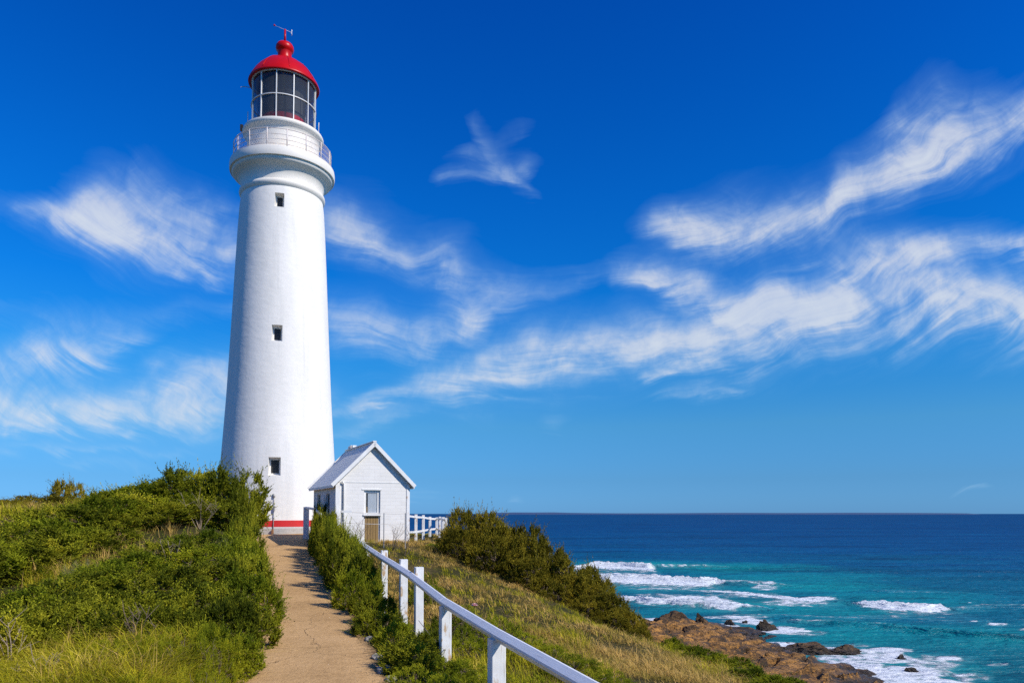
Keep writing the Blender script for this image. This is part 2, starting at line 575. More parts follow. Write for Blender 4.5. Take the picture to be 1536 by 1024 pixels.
# path sheet
py_ = np.arange(-12, 41.9, 0.12)
nx = 26
us = np.linspace(-1, 1, nx)
PX, PY, PZ, ED = [], [], [], []
for y in py_:
    hw = path_hw(y)
    wl = hw + 0.10 + 0.16 * (vn(np.array([y * 1.1]), np.array([3.0]), 5)[0] - .5) + 0.10 * (vn(np.array([y * 5.]), np.array([8.0]), 6)[0] - .5)
    wr = hw + 0.05 + 0.12 * (vn(np.array([y * 1.3]), np.array([13.0]), 5)[0] - .5) + 0.08 * (vn(np.array([y * 5.]), np.array([18.0]), 6)[0] - .5)
    if y > 35:                              # opens into the apron at the tower
        wl += (y - 35) * 0.5; wr += (y - 35) * 0.35
    x = path_cx(y) + np.where(us < 0, us * wl, us * wr)
    PX.append(x); PY.append(np.full(nx, y)); ED.append(1 - np.abs(us))
    PZ.append(np.full(nx, 0.0))
PX, PY, ED = np.array(PX), np.array(PY), np.array(ED)
PZ = np.maximum(path_z(PY), terrain(PX, PY) * np.where(np.abs(PX - path_cx(PY)) > path_hw(PY), 1, 1)) + 0.012 + 0.02 * sstep(0, 0.6, ED) + 0.012 * (fbm(PX * 2, PY * 2, 44, 3) - .5)


def path_mat():
    m, nt, bs = newmat('worn sandy concrete')
    pos = nt.new('ShaderNodeNewGeometry').outputs['Position']
    a = nt.noise(pos, 0.8, 5, 0.6); b = nt.noise(pos, 9, 5, 0.65); g = nt.noise(pos, 30, 4, 0.75)
    f = nt.math('ADD', nt.math('ADD', nt.math('MULTIPLY', a, 0.34), nt.math('MULTIPLY', b, 0.3)), nt.math('MULTIPLY', g, 0.36))
    c = nt.ramp(f, [(0.36, (0.33, 0.195, 0.080)), (0.48, (0.50, 0.305, 0.130)), (0.58, (0.59, 0.370, 0.170)), (0.70, (0.70, 0.48, 0.25))])
    vo = nt.new('ShaderNodeTexVoronoi'); vo.inputs['Scale'].default_value = 26; nt.set(vo.inputs['Vector'], pos)
    pit = nt.math('MULTIPLY', nt.maprange(vo.outputs['Distance'], 0.06, 0.2, 1, 0), nt.maprange(b, 0.5, 0.62))
    c = nt.mix(nt.math('MULTIPLY', pit, 0.6), c, (0.15, 0.10, 0.05))
    # hairline cracks
    vc = nt.new('ShaderNodeTexVoronoi', feature='DISTANCE_TO_EDGE'); vc.inputs['Scale'].default_value = 0.33
    nv = nt.new('ShaderNodeVectorMath', operation='ADD'); nt.l.new(pos, nv.inputs[0])
    sc_ = nt.new('ShaderNodeVectorMath', operation='SCALE'); nt.l.new(nt.noise(pos, 1.2, 5, 0.6, col=True), sc_.inputs[0]); sc_.inputs['Scale'].default_value = 0.9
    nt.l.new(sc_.outputs[0], nv.inputs[1]); nt.l.new(nv.outputs[0], vc.inputs['Vector'])
    crack = nt.maprange(vc.outputs['Distance'], 0.0005, 0.004, 1, 0)
    c = nt.mix(nt.math('MULTIPLY', crack, nt.maprange(a, 0.45, 0.6, 0, 0.55)), c, (0.12, 0.06, 0.03))
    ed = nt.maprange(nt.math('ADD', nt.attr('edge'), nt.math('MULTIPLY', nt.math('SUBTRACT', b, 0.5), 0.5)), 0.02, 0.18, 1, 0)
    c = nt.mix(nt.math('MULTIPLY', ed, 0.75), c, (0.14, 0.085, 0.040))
    nt.set(bs.inputs['Base Color'], c)
    bs.inputs['Roughness'].default_value = 0.92; bs.inputs['Specular IOR Level'].default_value = 0.2
    h = nt.math('SUBTRACT', nt.math('ADD', nt.math('MULTIPLY', b, 0.6), nt.math('MULTIPLY', g, 0.6)), nt.math('ADD', nt.math('MULTIPLY', crack, 0.6), pit))
    nt.set(bs.inputs['Normal'], nt.bump(h, 0.9, 0.03))
    return m


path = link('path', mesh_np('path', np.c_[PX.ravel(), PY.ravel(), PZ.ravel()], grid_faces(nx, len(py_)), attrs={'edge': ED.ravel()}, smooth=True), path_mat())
tag(path, 'sandy concrete footpath leading up to the lighthouse', kind='structure')

# ------------------------------------------------------------------ sea
def px_line(pts):
    return [(*at_z(p[0], p[1], SEA)[:2], *p[2:]) for p in pts]


# breakers: (px, py, height m, foam width m toward the viewer, foam strength)
BREAK = [
    [(1060, 921, .0, .5, .40), (1130, 922, .2, .7, .58), (1210, 924, .2, .7, .56), (1290, 927, .2, .6, .54), (1360, 929, .2, .6, .50), (1430, 932, .2, .5, .46), (1500, 934, .1, .4, .3)],
    [(1290, 886, .3, .5, .3), (1350, 887, .4, .6, .5), (1420, 889, .4, .5, .5), (1480, 891, .3, .4, .3)],
    [(835, 854, 0.6, 4, .7), (865, 853, 1.0, 6, 1), (890, 850, 1.9, 8, 1), (935, 851, 1.9, 8, 1), (972, 853, 1.7, 7, 1), (982, 852, 1.5, 1.6, .6), (1030, 851, 1.2, 1.0, .58), (1100, 852, .8, .6, .42), (1170, 854, .3, .1, 0)],
    [(860, 868, .8, 4, .7), (885, 869, 1.2, 5, 1), (930, 870, 1.6, 7, 1), (1000, 872, 1.6, 7, 1), (1050, 874, 1.6, 6, 1), (1072, 873, 1.3, 3, .85), (1090, 875, 1.2, 1.2, .65), (1150, 876, .9, 1.0, .6), (1210, 880, .4, .5, .4)],
    [(1000, 886, .0, 2, .25), (1060, 885, .1, 4, .7), (1110, 888, .2, 4, .85), (1160, 894, .3, 4, .95), (1200, 898, .3, 4, .95), (1255, 897, .3, 2.0, .8), (1282, 900, .2, 1, .5)],
    [(1254, 904, .6, 1, .8), (1285, 908, .9, 3.5, 1), (1330, 910, 1.0, 4.5, 1), (1370, 912, .9, 4.5, 1), (1410, 911, .7, 3, .9), (1428, 914, .5, .9, .6), (1480, 910, .5, .6, .5), (1540, 911, .6, .6, .52), (1600, 913, .4, .2, .1)],
    [(905, 897, .6, 3, .8), (940, 899, .9, 2.4, 1), (975, 903, 1.0, 2.0, 1), (1020, 907, 1.1, 1.6, .95), (1050, 908, 1.2, 1.4, .95), (1080, 910, 1.2, 2.6, .9), (1110, 911, 1.0, 1.3, .9), (1150, 914, .6, .7, .6), (1180, 914, .3, .3, .3)],
    [(1160, 931, .3, 1.4, .7), (1200, 933, .7, .8, .62), (1250, 936, 1.0, .5, .52), (1330, 943, 1.0, .3, .40), (1420, 950, 1.0, .1, .1), (1540, 962, .9, .1, .1), (1700, 980, .6, .1, .0)],
]
# flat foam patches: ellipses (px, py, rx, ry, strength)
PATCH = [
    (1035, 900, 75, 7, 0.85), (1000, 893, 60, 3, 0.57), (1190, 903, 60, 6, 0.68), (1150, 880, 22, 5, 0.63), (1010, 881, 70, 3, 0.57), (1110, 892, 60, 4, 0.57), (930, 862, 60, 4, 0.68),
    (1120, 932, 55, 5, 0.82), (1080, 938, 40, 6, 0.85), (1170, 945, 45, 8, 0.95), (1215, 950, 28, 5, 0.57), (1100, 925, 60, 2, 0.68), (985, 930, 40, 4, 0.85), (950, 935, 30, 5, 0.68),
    (1170, 968, 60, 6, 0.91), (1210, 975, 70, 7, 0.74), (1300, 985, 80, 10, 0.78), (1260, 1000, 70, 10, 0.91), (1330, 975, 45, 5, 0.75), (1410, 990, 55, 12, 0.71), (1345, 1010, 75, 12, 0.89), (1380, 1030, 80, 14, 0.91), (1300, 1020, 60, 10, 0.91), (1460, 1015, 35, 7, 0.57),
    (1495, 995, 24, 3.0, 0.71), (1494, 936, 20, 2.5, 0.82), (1460, 932, 8, 1.5, 0.68), (1536, 943, 10, 1.5, 0.68), (1340, 925, 60, 2, 0.46), (1455, 905, 5, 1.5, 0.80), (1475, 910, 8, 1.2, 0.63), (1505, 908, 12, 1.2, 0.57),
    (1530, 968, 10, 1.2, 0.34), (1270, 968, 40, 3, 0.46),
]
SHOAL = [(1330, 900, 220, 20, .62), (1460, 955, 170, 26, .5), (1280, 950, 170, 20, .65), (1180, 865, 200, 10, .6), (960, 848, 150, 10, .9), (1080, 850, 170, 9, .95), (1010, 880, 190, 10, .6), (1210, 880, 170, 14, .75), (1120, 905, 200, 14, .8), (1230, 920, 150, 14, .65), (1180, 938, 90, 10, .7), (1260, 990, 170, 24, .8), (1400, 1005, 140, 22, .6), (980, 925, 90, 12, .4)]

sx = np.concatenate([-np.geomspace(60, 60000, 34)[::-1], np.linspace(-40, 6, 20), np.arange(8, 110, 0.55), np.arange(110, 200, 1.6), np.geomspace(203, 60000, 50)])
sy = np.concatenate([np.linspace(-300, 36, 16), np.arange(40, 150, 0.40), np.arange(150, 235, 0.5), np.arange(235, 340, 1.6), np.geomspace(344, 70000, 90)])
GX, GY = np.meshgrid(sx, sy)
near = (GX > -5) & (GX < 190) & (GY > 45) & (GY < 330)
nxp, nyp = GX[near], GY[near]
H = np.zeros(len(nxp)); FO = np.zeros(len(nxp)); SH = np.zeros(len(nxp))
warp = (fbm(nxp * 0.25, nyp * 0.25, 31, 4) - 0.5)
warp2 = (fbm(nxp * 0.9, nyp * 0.9, 33, 3) - 0.5)
for line in BREAK:
    L = px_line(line)
    X = np.array([p[0] for p in L]); Yl = np.array([p[1] for p in L])
    o = np.argsort(X); X = X[o]; Yl = Yl[o]
    A = np.array(line)[o]
    yc = np.interp(nxp, X, Yl) + warp * 3.0
    ins = (nxp > X[0]) & (nxp < X[-1])
    h = np.interp(nxp, X, A[:, 2]); fw = np.interp(nxp, X, A[:, 3]); fs = np.interp(nxp, X, A[:, 4])
    endf = np.clip(np.minimum(nxp - X[0], X[-1] - nxp) / 3.0, 0, 1) * ins
    d = nyp - yc                          # + behind the crest
    prof = np.where(d > 0, np.exp(-(d / 4.5) ** 2), np.exp(-(d / 1.5) ** 2))
    H += endf * h * .72 * prof * (0.9 + 0.3 * (warp2 + .5))
    fw2 = np.maximum(fw * (0.75 + 0.9 * (warp2 + 0.5) - 0.2), 0.02)
    fo = np.where(d > 0, np.exp(-(d / 0.7) ** 2), 1 - sstep(0.7, 1.5, -d / fw2)) * fs
    FO = np.maximum(FO, fo * endf)
    tail = np.where(d < 0, np.exp(-np.maximum(-d - fw2, 0) / (2.2 * np.maximum(fw, .4))), 0) * fs * .62
    FO = np.maximum(FO, tail * endf * (fw > .6))
    # bubbly mound of white water
    H += endf * (fo > 0.8) * (d < 0) * np.maximum(1 - (-d / fw2) * 0.8, 0) * h * 0.22 * (0.6 + 1.2 * (warp2 + .5))
warpP = (fbm(nxp * 0.12, nyp * 0.12, 41, 4) - 0.5)
for px, py, rx, ry, s in PATCH:
    c = at_z(px, py, SEA); ex = at_z(px + rx, py, SEA); t = at_z(px, py - ry, SEA); b = at_z(px, py + ry, SEA)
    rX = abs(ex.x - c.x) * 1.15; rY = (t.y - b.y) / 2 * 1.2
    sl = c.x / c.y
    dx = nxp - c.x - (nyp - c.y) * sl
    q = np.sqrt((dx / rX) ** 2 + ((nyp - c.y) / rY) ** 2) + warpP * 0.9 + warp2 * 0.35
    FO = np.maximum(FO, s * (1 - sstep(0.55, 1.1, q)))
for px, py, rx, ry, s in SHOAL:
    c = at_z(px, py, SEA); ex = at_z(px + rx, py, SEA); t = at_z(px, py - ry, SEA); b = at_z(px, py + ry, SEA)
    rX = abs(ex.x - c.x); rY = (t.y - b.y) / 2; sl = c.x / c.y
    dx = nxp - c.x - (nyp - c.y) * sl
    q = np.sqrt((dx / rX) ** 2 + ((nyp - c.y) / rY) ** 2) + warpP * 0.5
    SH = np.maximum(SH, s * (1 - sstep(0.2, 1.25, q)))
Z = np.full(GX.shape, 0.0); FOAM = np.zeros(GX.shape); SHO = np.zeros(GX.shape)
Z[near] = H; FOAM[near] = FO; SHO[near] = SH
fade = 1 - sstep(500, 1500, np.hypot(GX, GY))
Z += fade * ((fbm(GX * 0.05 + GY * 0.01, GY * 0.16, 51, 3) - .5) * 0.5 + (fbm(GX * 0.35, GY * 0.6, 52, 3) - .5) * 0.28)
Z += SEA


def sea_mat():
    m, nt, bs = newmat('sea water')
    pos = nt.new('ShaderNodeNewGeometry').outputs['Position']
    sep = nt.new('ShaderNodeSeparateXYZ'); nt.l.new(pos, sep.inputs[0])
    dist = nt.math('SQRT', nt.math('ADD', nt.math('MULTIPLY', sep.outputs[0], sep.outputs[0]), nt.math('MULTIPLY', sep.outputs[1], sep.outputs[1])))
    off = nt.math('LOGARITHM', dist, 10.0)             # water deepens offshore
    big = nt.noise(nt.mapping(pos, (0.006, 0.02, 1)), 1.0, 5, 0.6)
    mid = nt.noise(nt.mapping(pos, (0.05, 0.14, 1)), 1.0, 5, 0.62)
    offn = nt.math('ADD', off, nt.math('ADD', nt.math('MULTIPLY', nt.math('SUBTRACT', big, 0.5), 0.5), nt.math('MULTIPLY', nt.math('SUBTRACT', mid, 0.5), 0.22)))
    c = nt.ramp(nt.maprange(offn, 1.9, 3.7), [(0.0, (0.002, 0.135, 0.175)), (0.22, (0.001, 0.115, 0.200)), (0.36, (0.0008, 0.072, 0.195)), (0.55, (0.0006, 0.057, 0.178)), (1.0, (0.0006, 0.050, 0.158))])
    c = nt.mix(nt.math('MULTIPLY', nt.attr('shoal'), nt.maprange(mid, 0.3, 0.65, 0.62, 1.0)), c, (0.004, 0.30, 0.30))
    # chop: light and shade of small waves painted as dark and pale streaks
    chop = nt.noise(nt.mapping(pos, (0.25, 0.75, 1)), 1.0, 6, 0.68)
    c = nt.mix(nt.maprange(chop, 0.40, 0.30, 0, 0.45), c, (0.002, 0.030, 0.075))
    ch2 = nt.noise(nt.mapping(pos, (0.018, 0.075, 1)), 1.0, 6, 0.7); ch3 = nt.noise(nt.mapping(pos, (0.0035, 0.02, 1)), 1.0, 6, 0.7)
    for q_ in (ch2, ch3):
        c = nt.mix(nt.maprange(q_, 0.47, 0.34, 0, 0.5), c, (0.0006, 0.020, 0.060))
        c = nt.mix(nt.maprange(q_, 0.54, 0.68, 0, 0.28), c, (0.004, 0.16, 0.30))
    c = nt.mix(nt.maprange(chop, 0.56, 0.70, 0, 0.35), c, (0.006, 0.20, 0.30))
    # foam
    f1 = nt.noise(nt.mapping(pos, (0.35, 0.7, 0.5)), 1.0, 7, 0.72, 0.6)
    f2 = nt.new('ShaderNodeTexVoronoi', feature='SMOOTH_F1'); f2.inputs['Scale'].default_value = 0.75
    va = nt.new('ShaderNodeVectorMath', operation='ADD'); nt.l.new(pos, va.inputs[0])
    vs = nt.new('ShaderNodeVectorMath', operation='SCALE'); nt.l.new(nt.noise(pos, 0.5, 4, 0.6, col=True), vs.inputs[0]); vs.inputs['Scale'].default_value = 2.2
    nt.l.new(vs.outputs[0], va.inputs[1]); nt.l.new(va.outputs[0], f2.inputs['Vector'])
    fa = nt.attr('foam')
    tex = nt.math('ADD', nt.math('MULTIPLY', nt.math('SUBTRACT', f1, 0.5), 1.25), nt.math('MULTIPLY', nt.math('SUBTRACT', f2.outputs['Distance'], 0.45), 0.6))
    fm = nt.math('ADD', fa, nt.math('MULTIPLY', tex, nt.maprange(fa, 0.0, 0.12, 0.0, 1.0)))
    mask = nt.maprange(fm, 0.46, 0.78, smooth=True)
    haze = nt.math('MULTIPLY', nt.maprange(fa, 0.1, 0.8, 0.0, 0.35), 1.0)
    c = nt.mix(haze, c, (0.16, 0.42, 0.44))
    # scattered white caps further out
    caps = nt.noise(nt.mapping(pos, (0.045, 0.16, 1)), 1.0, 7, 0.62)
    cap = nt.math('MULTIPLY', nt.maprange(caps, 0.745, 0.78), nt.maprange(off, 2.2, 2.5))
    mask = nt.math('MAXIMUM', mask, nt.math('MULTIPLY', cap, 0.6))
    fcol = nt.mix(nt.maprange(nt.noise(pos, 1.1, 5, 0.7), 0.35, 0.65), (0.66, 0.72, 0.76), (0.86, 0.87, 0.88))
    fin = nt.mix(mask, c, fcol)
    w = nt.noise(nt.mapping(pos, (0.5, 1.2, 1), (0, 0, R(8))), 1.0, 6, 0.66)
    w2 = nt.noise(nt.mapping(pos, (0.04, 0.13, 1), (0, 0, R(-5))), 1.0, 5, 0.62)
    h = nt.math('ADD', nt.math('ADD', nt.math('MULTIPLY', w, 0.7), nt.math('MULTIPLY', w2, 5.0)), nt.math('MULTIPLY', mask, nt.math('MULTIPLY', f1, 0.8)))
    nrm = nt.bump(h, 0.8, 1.0)
    out = m.node_tree.nodes['Material Output']
    df = nt.new('ShaderNodeBsdfDiffuse'); nt.set(df.inputs[0], fin); nt.set(df.inputs['Normal'], nrm)
    gl = nt.new('ShaderNodeBsdfGlossy'); gl.inputs['Roughness'].default_value = 0.32; nt.set(gl.inputs['Normal'], nrm)
    fr = nt.new('ShaderNodeFresnel'); fr.inputs[0].default_value = 1.333; nt.set(fr.inputs['Normal'], nrm)
    # wave slopes keep the average reflection of a rough sea low even towards the horizon
    fac = nt.math('MULTIPLY', nt.math('MINIMUM', fr.outputs[0], 0.075), nt.math('SUBTRACT', 1.0, mask))
    mx = nt.new('ShaderNodeMixShader'); nt.set(mx.inputs[0], fac)
    nt.l.new(df.outputs[0], mx.inputs[1]); nt.l.new(gl.outputs[0], mx.inputs[2]); nt.l.new(mx.outputs[0], out.inputs[0])
    return m


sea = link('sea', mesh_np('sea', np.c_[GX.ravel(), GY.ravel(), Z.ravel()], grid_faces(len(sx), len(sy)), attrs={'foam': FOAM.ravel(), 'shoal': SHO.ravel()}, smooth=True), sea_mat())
tag(sea, 'blue and turquoise ocean with breaking waves', kind='structure')

# distant low land on the horizon
bm = bmesh.new()
YD = 14000.0
prof = [(728, 769.6), (745, 768.6), (770, 768.0), (800, 768.1), (830, 767.9), (855, 768.6), (880, 769.0), (930, 769.3), (1000, 769.2), (1090, 768.6), (1190, 768.9), (1280, 768.5), (1380, 768.8), (1450, 769.4)]
top = [P(a, b, YD) for a, b in prof]
tv = [bm.verts.new((p.x, p.y, max(p.z, SEA + 2))) for p in top]
fv = [bm.verts.new((p.x, p.y - 500, SEA - 1)) for p in top]
bv = [bm.verts.new((p.x, p.y + 900, SEA - 1)) for p in top]
for i in range(len(top) - 1):
    bm.faces.new([fv[i], fv[i + 1], tv[i + 1], tv[i]]); bm.faces.new([tv[i], tv[i + 1], bv[i + 1], bv[i]])
land = obj('distant_land', bm, pmat('haze blue coast', (0.02, 0.055, 0.14), (0.035, 0.07, 0.15), 0.001, 0.9), smooth=True)  # blue haze of the distant air is baked into this colour
tag(land, 'thin low coast far away on the sea horizon', kind='structure')

# ------------------------------------------------------------------ rocks
def rock_mat(name, dry, dark, wet_top):
    m, nt, bs = newmat(name)
    pos = nt.new('ShaderNodeNewGeometry').outputs['Position']
    sep = nt.new('ShaderNodeSeparateXYZ'); nt.l.new(pos, sep.inputs[0])
    a = nt.noise(pos, 0.35, 5, 0.6); b = nt.noise(nt.mapping(pos, (1, 1.6, 2.5), (0, 0, R(35))), 1.6, 7, 0.72)
    f = nt.math('ADD', nt.math('MULTIPLY', a, 0.5), nt.math('MULTIPLY', b, 0.5))
    c = nt.ramp(f, [(0.36, dark), (0.46, tuple(0.5 * (p + q) for p, q in zip(dark, dry))), (0.55, dry), (0.68, tuple(min(1, q * 1.35) for q in dry))])
    cr = nt.noise(nt.mapping(pos, (0.5, 1.3, 2.0), (0, 0, R(35))), 1.0, 6, 0.68, 1.0)
    c = nt.mix(nt.maprange(nt.math('ABSOLUTE', nt.math('SUBTRACT', cr, 0.5)), 0.0, 0.05, 0.95, 0), c, (0.020, 0.013, 0.008))
    blk = nt.noise(pos, 0.55, 5, 0.65)
    c = nt.mix(nt.maprange(blk, 0.53, 0.58, 0, 0.85), c, (0.034, 0.022, 0.012))
    lvl = nt.math('ADD', sep.outputs[2], nt.math('MULTIPLY', nt.math('SUBTRACT', b, 0.5), 1.6))
    wet = nt.maprange(lvl, SEA + wet_top, SEA + wet_top + 0.6, 1, 0)
    c = nt.mix(nt.math('MULTIPLY', wet, 0.85), c, (0.028, 0.022, 0.016))
    nt.set(bs.inputs['Base Color'], c)
    nt.set(bs.inputs['Roughness'], nt.maprange(wet, 0, 1, 0.85, 0.4))
    nt.set(bs.inputs['Normal'], nt.bump(nt.math('ADD', b, nt.math('MULTIPLY', nt.noise(pos, 5, 5, 0.7), 0.35)), 1.0, 0.5))
    return m


M['shelf'] = rock_mat('ochre shore rock', (0.52, 0.245, 0.052), (0.085, 0.042, 0.013), 0.6)
M['boulder'] = rock_mat('dark shore rock', (0.20, 0.105, 0.036), (0.045, 0.027, 0.012), 0.3)

poly = [(930, 940), (985, 935), (1015, 930), (1060, 934), (1120, 940), (1155, 950), (1170, 962), (1195, 985), (1225, 990), (1255, 998), (1300, 1003), (1335, 1022), (1352, 1045), (1330, 1100), (1100, 1100), (900, 1000)]
RP = np.array([at_z(a, b, SEA + 0.3)[:2] for a, b in poly])
rx = np.arange(8, 62, 0.22); ry = np.arange(50, 122, 0.3)
RX, RY = np.meshgrid(rx, ry)
sd = -poly_sd(RX, RY, RP) + 2.0 + (fbm(RX * 0.25, RY * 0.25, 61, 4) - .5) * 5
lay = fbm(RX * 0.10 + RY * 0.05, RY * 0.10, 63, 4)
u = RX * 0.8 + RY * 0.6; v = -RX * 0.6 + RY * 0.8
rid = 1 - np.abs(2 * fbm(u * 0.13, v * 0.55, 65, 4) - 1)
RZ = SEA - 1.6 + 2.0 * sstep(-2.5, 2.5, sd) + 0.9 * sstep(2, 8, sd) + sstep(0, 4, sd) * ((lay - .5) * 2.0 + (rid - .7) * 1.5 + (fbm(RX * 1.1, RY * 1.1, 67, 3) - .5) * 0.40 - 0.7 * sstep(.84, .94, 1 - np.abs(2 * fbm(u * 0.07, v * 0.42, 69, 4) - 1)))
st = 0.75; q = (RZ + 0.12 * RX - 0.05 * RY) / st                    # bedding steps
RZ = RZ + 0.62 * st * (sstep(0.55, 0.95, q - np.floor(q)) - (q - np.floor(q)))
shelf = link('rock_shelf', mesh_np('rock_shelf', np.c_[RX.ravel(), RY.ravel(), RZ.ravel()], grid_faces(len(rx), len(ry)), smooth=True), M['shelf'])
shelf.data.set_sharp_from_angle(angle=R(40))
tag(shelf, 'ochre wave-cut rock shelf at the foot of the cliff', kind='structure')


def boulder(px, pyb, wpx, hpx, seed, label, mat='boulder', group=None, tilt=0.0):
    c = at_z(px, pyb, SEA + 0.2)
    k = c.y / F
    w = wpx * k / 2 * 1.15; h = hpx * k * 1.2
    bm = bmesh.new()
    bmesh.ops.create_icosphere(bm, subdivisions=5, radius=1.0)
    rnd = random.Random(seed)
    planes = []
    for _ in range(14):
        n = Vector((rnd.uniform(-1, 1), rnd.uniform(-1, 1), rnd.uniform(-.2, 1))).normalized()
        planes.append((n, rnd.uniform(0.45, 0.85)))
    o = Vector((seed * 3.1, seed * 1.7, 0))
    for vtx in bm.verts:
        p = vtx.co.copy()
        for n, d in planes:
            e = p.dot(n) - d
            if e > 0: p -= n * e * 0.97
        p *= 1 + 0.30 * mnoise.fractal(p * 1.5 + o, 1.0, 2.0, 4)
        q = Vector((p.x * 1.6 + p.z * .8, p.y * 2.2, p.z * 4)) + o
        p *= 1 + 0.16 * (mnoise.ridged_multi_fractal(q, 0.9, 2.1, 4, 1.0, 2.0) - 1.0)
        sx_ = p.x * 2.6 + p.z * 1.2 + seed
        p.z *= 1 + 0.14 * (abs((sx_ % 2.0) - 1.0) - .5)              # tilted slabs
        vtx.co = Vector((p.x * w * 1.18, p.y * w * 0.75, p.z * h * 1.1 + tilt * p.x * h - 0.1 * h))
    ob = obj('boulder', bm, M[mat], smooth=True, angle=R(18))
    ob.location = (c.x, c.y, SEA + 0.1); ob.rotation_euler = (0, 0, rnd.uniform(-.3, .3))
    tag(ob, label, 'boulder', group or 'boulders along the shore')
    return ob


boulder(1022, 941, 94, 20, 3, 'big blocky brown boulder at the seaward tip of the rock shelf')
boulder(1058, 940, 40, 14, 5, 'lower brown boulder against the side of the biggest boulder', tilt=-.3)
boulder(1112, 946, 78, 9, 8, 'long low dark rock ridge behind the ochre shelf')
boulder(1094, 934, 15, 9, 11, 'small upright rock standing in foam beyond the shelf')
boulder(1116, 932, 8, 4, 12, 'tiny round rock in the foam beside an upright small rock')
boulder(1155, 943, 34, 11, 14, 'pointed brown rock with a sloping tail amid white foam', tilt=-.45)
boulder(1150, 944, 20, 13, 15, 'short peaked rock joined to the sloping rock in the foam')
boulder(1205, 974, 66, 16, 18, 'jagged dark rock ridge standing in the wash')
boulder(1267, 976, 40, 11, 21, 'slanting dark rock at the end of the jagged ridge', tilt=-.4)
boulder(1215, 992, 28, 7, 24, 'low reddish rock at the water edge of the shelf', tilt=-.3)
boulder(1293, 1010, 50, 13, 27, 'smooth brown rock on the near corner of the shelf', 'shelf', tilt=-.25)
boulder(1351, 984, 11, 4, 31, 'small flat rock surrounded by shallow foam, farther from shore')
boulder(1366, 1003, 19, 5, 33, 'oblong dark rock alone in the swirling foam')
boulder(1062, 968, 46, 16, 36, 'black boulder lying on the ochre shelf near the green slope')
boulder(1110, 985, 40, 13, 38, 'black boulder in the middle of the ochre shelf')
boulder(1040, 955, 60, 15, 40, 'dark flat boulder on the shelf below the biggest boulder')
boulder(1165, 1000, 50, 12, 42, 'dark cracked boulder on the nearer part of the shelf')
boulder(1180, 1020, 36, 12, 44, 'black boulder at the lower edge of the shelf')
for i_, (bx, by, bw, bh) in enumerate(((1000, 952, 40, 10), (1078, 954, 44, 11), (1128, 960, 50, 10), (1175, 975, 36, 9), (1140, 990, 40, 10), (1205, 1003, 50, 11), (1240, 1012, 44, 10), (1270, 1022, 50, 12), (1090, 1000, 30, 9), (1196, 988, 30, 8))):
    boulder(bx, by, bw, bh, 60 + i_ * 3, 'low brown boulder embedded in the ochre rock shelf', 'boulder' if i_ % 3 else 'shelf', 'embedded rocks of the shelf', (-.25, .2, -.1)[i_ % 3])
boulder(964, 934, 26, 6, 46, 'low reddish rock in foam behind the grass slope')

# ------------------------------------------------------------------ lighthouse
TY = 42.0
TX = P(417, 780, TY).x
TD = math.hypot(TX, TY)
TB = P(417, 800, TY - 3.2).z             # ground level at its foot
FACE = math.atan2(-TY, -TX)              # direction of the camera seen from the tower


def lv(py, hw):
    z = P(420, py, TY).z
    dep = TY * math.cos(PITCH) + z * math.sin(PITCH)
    r = hw * TD / (F * (1 + (TX / TY) ** 2)) * dep / TY
    return r, z


light = empty('lighthouse', (TX, TY, TB))
tag(light, 'tall white lighthouse with red dome and red base stripe', 'lighthouse')


def L_(pts): return [(r, z - TB) for r, z in (lv(py, hw) for py, hw in pts)]


# shaft
shaft_pts = L_([(788, 91.0), (779.5, 90.3)]) + L_([(776, 90.0), (740, 88.2), (700, 86), (650, 82.3), (600, 78.8), (550, 76.0), (500, 73.4), (450, 70.8), (400, 68.3), (350, 65.6), (318, 63.4), (303, 61.5)])
stripe_z0, stripe_z1 = L_([(788.3, 0)])[0][1], L_([(779.3, 0)])[0][1]
shaft_pts[0] = (lv(779.3, 90.4)[0], stripe_z1); shaft_pts.pop(1)
# resample the shaft for the plaster wobble
zz = np.linspace(shaft_pts[0][1], shaft_pts[-1][1], 70)
rr = np.interp(zz, [p[1] for p in shaft_pts], [p[0] for p in shaft_pts])
bm = bmesh.new()
lathe(bm, list(zip(rr, zz)), 128, cap_top=True, cap_bot=True)
shaft = obj('tower_wall', bm, M['plaster'], light)


def shaft_r(z): return float(np.interp(z, zz, rr))


WIN = [(301, 13.5, 20.5, -0.02), (499.5, 15, 22.5, -0.02), (699, 17, 25, -0.035)]
cut = []
for py, w, h, off in WIN:
    r = shaft_r(lv(py, 1)[1] - TB)
    z = P(420, py, TY - r * 0.95).z - TB
    r = shaft_r(z)
    k = TY / F
    ww, hh = w * k * 0.95, h * k
    zc = z
    # the window faces slightly left of the camera
    a = FACE - 0.07
    Mx = Matrix.Rotation(a, 4, 'Z')
    b2 = bmesh.new()
    # splayed reveal
    d0, d1 = r + 0.25, r - 0.62
    pts = []
    for d, s in ((d0, 1.12), (d1, 0.80)):
        for sy_, sz_ in ((-1, -1), (1, -1), (1, 1), (-1, 1)):
            pts.append(b2.verts.new(Mx @ Vector((d, sy_ * ww / 2 * s, zc + sz_ * hh / 2 * s))))
    for f in ((0, 1, 2, 3), (7, 6, 5, 4), (0, 4, 5, 1), (1, 5, 6, 2), (2, 6, 7, 3), (3, 7, 4, 0)):
        b2.faces.new([pts[i] for i in f])
    cut.append(obj('cutter', b2, None, light))
    WIN[WIN.index((py, w, h, off))] = (py, Mx, r, zc, ww, hh)
boolean(shaft, cut)
shaft.data.polygons.foreach_set("use_smooth", np.ones(len(shaft.data.polygons), bool))
shaft.data.set_sharp_from_angle(angle=R(30))
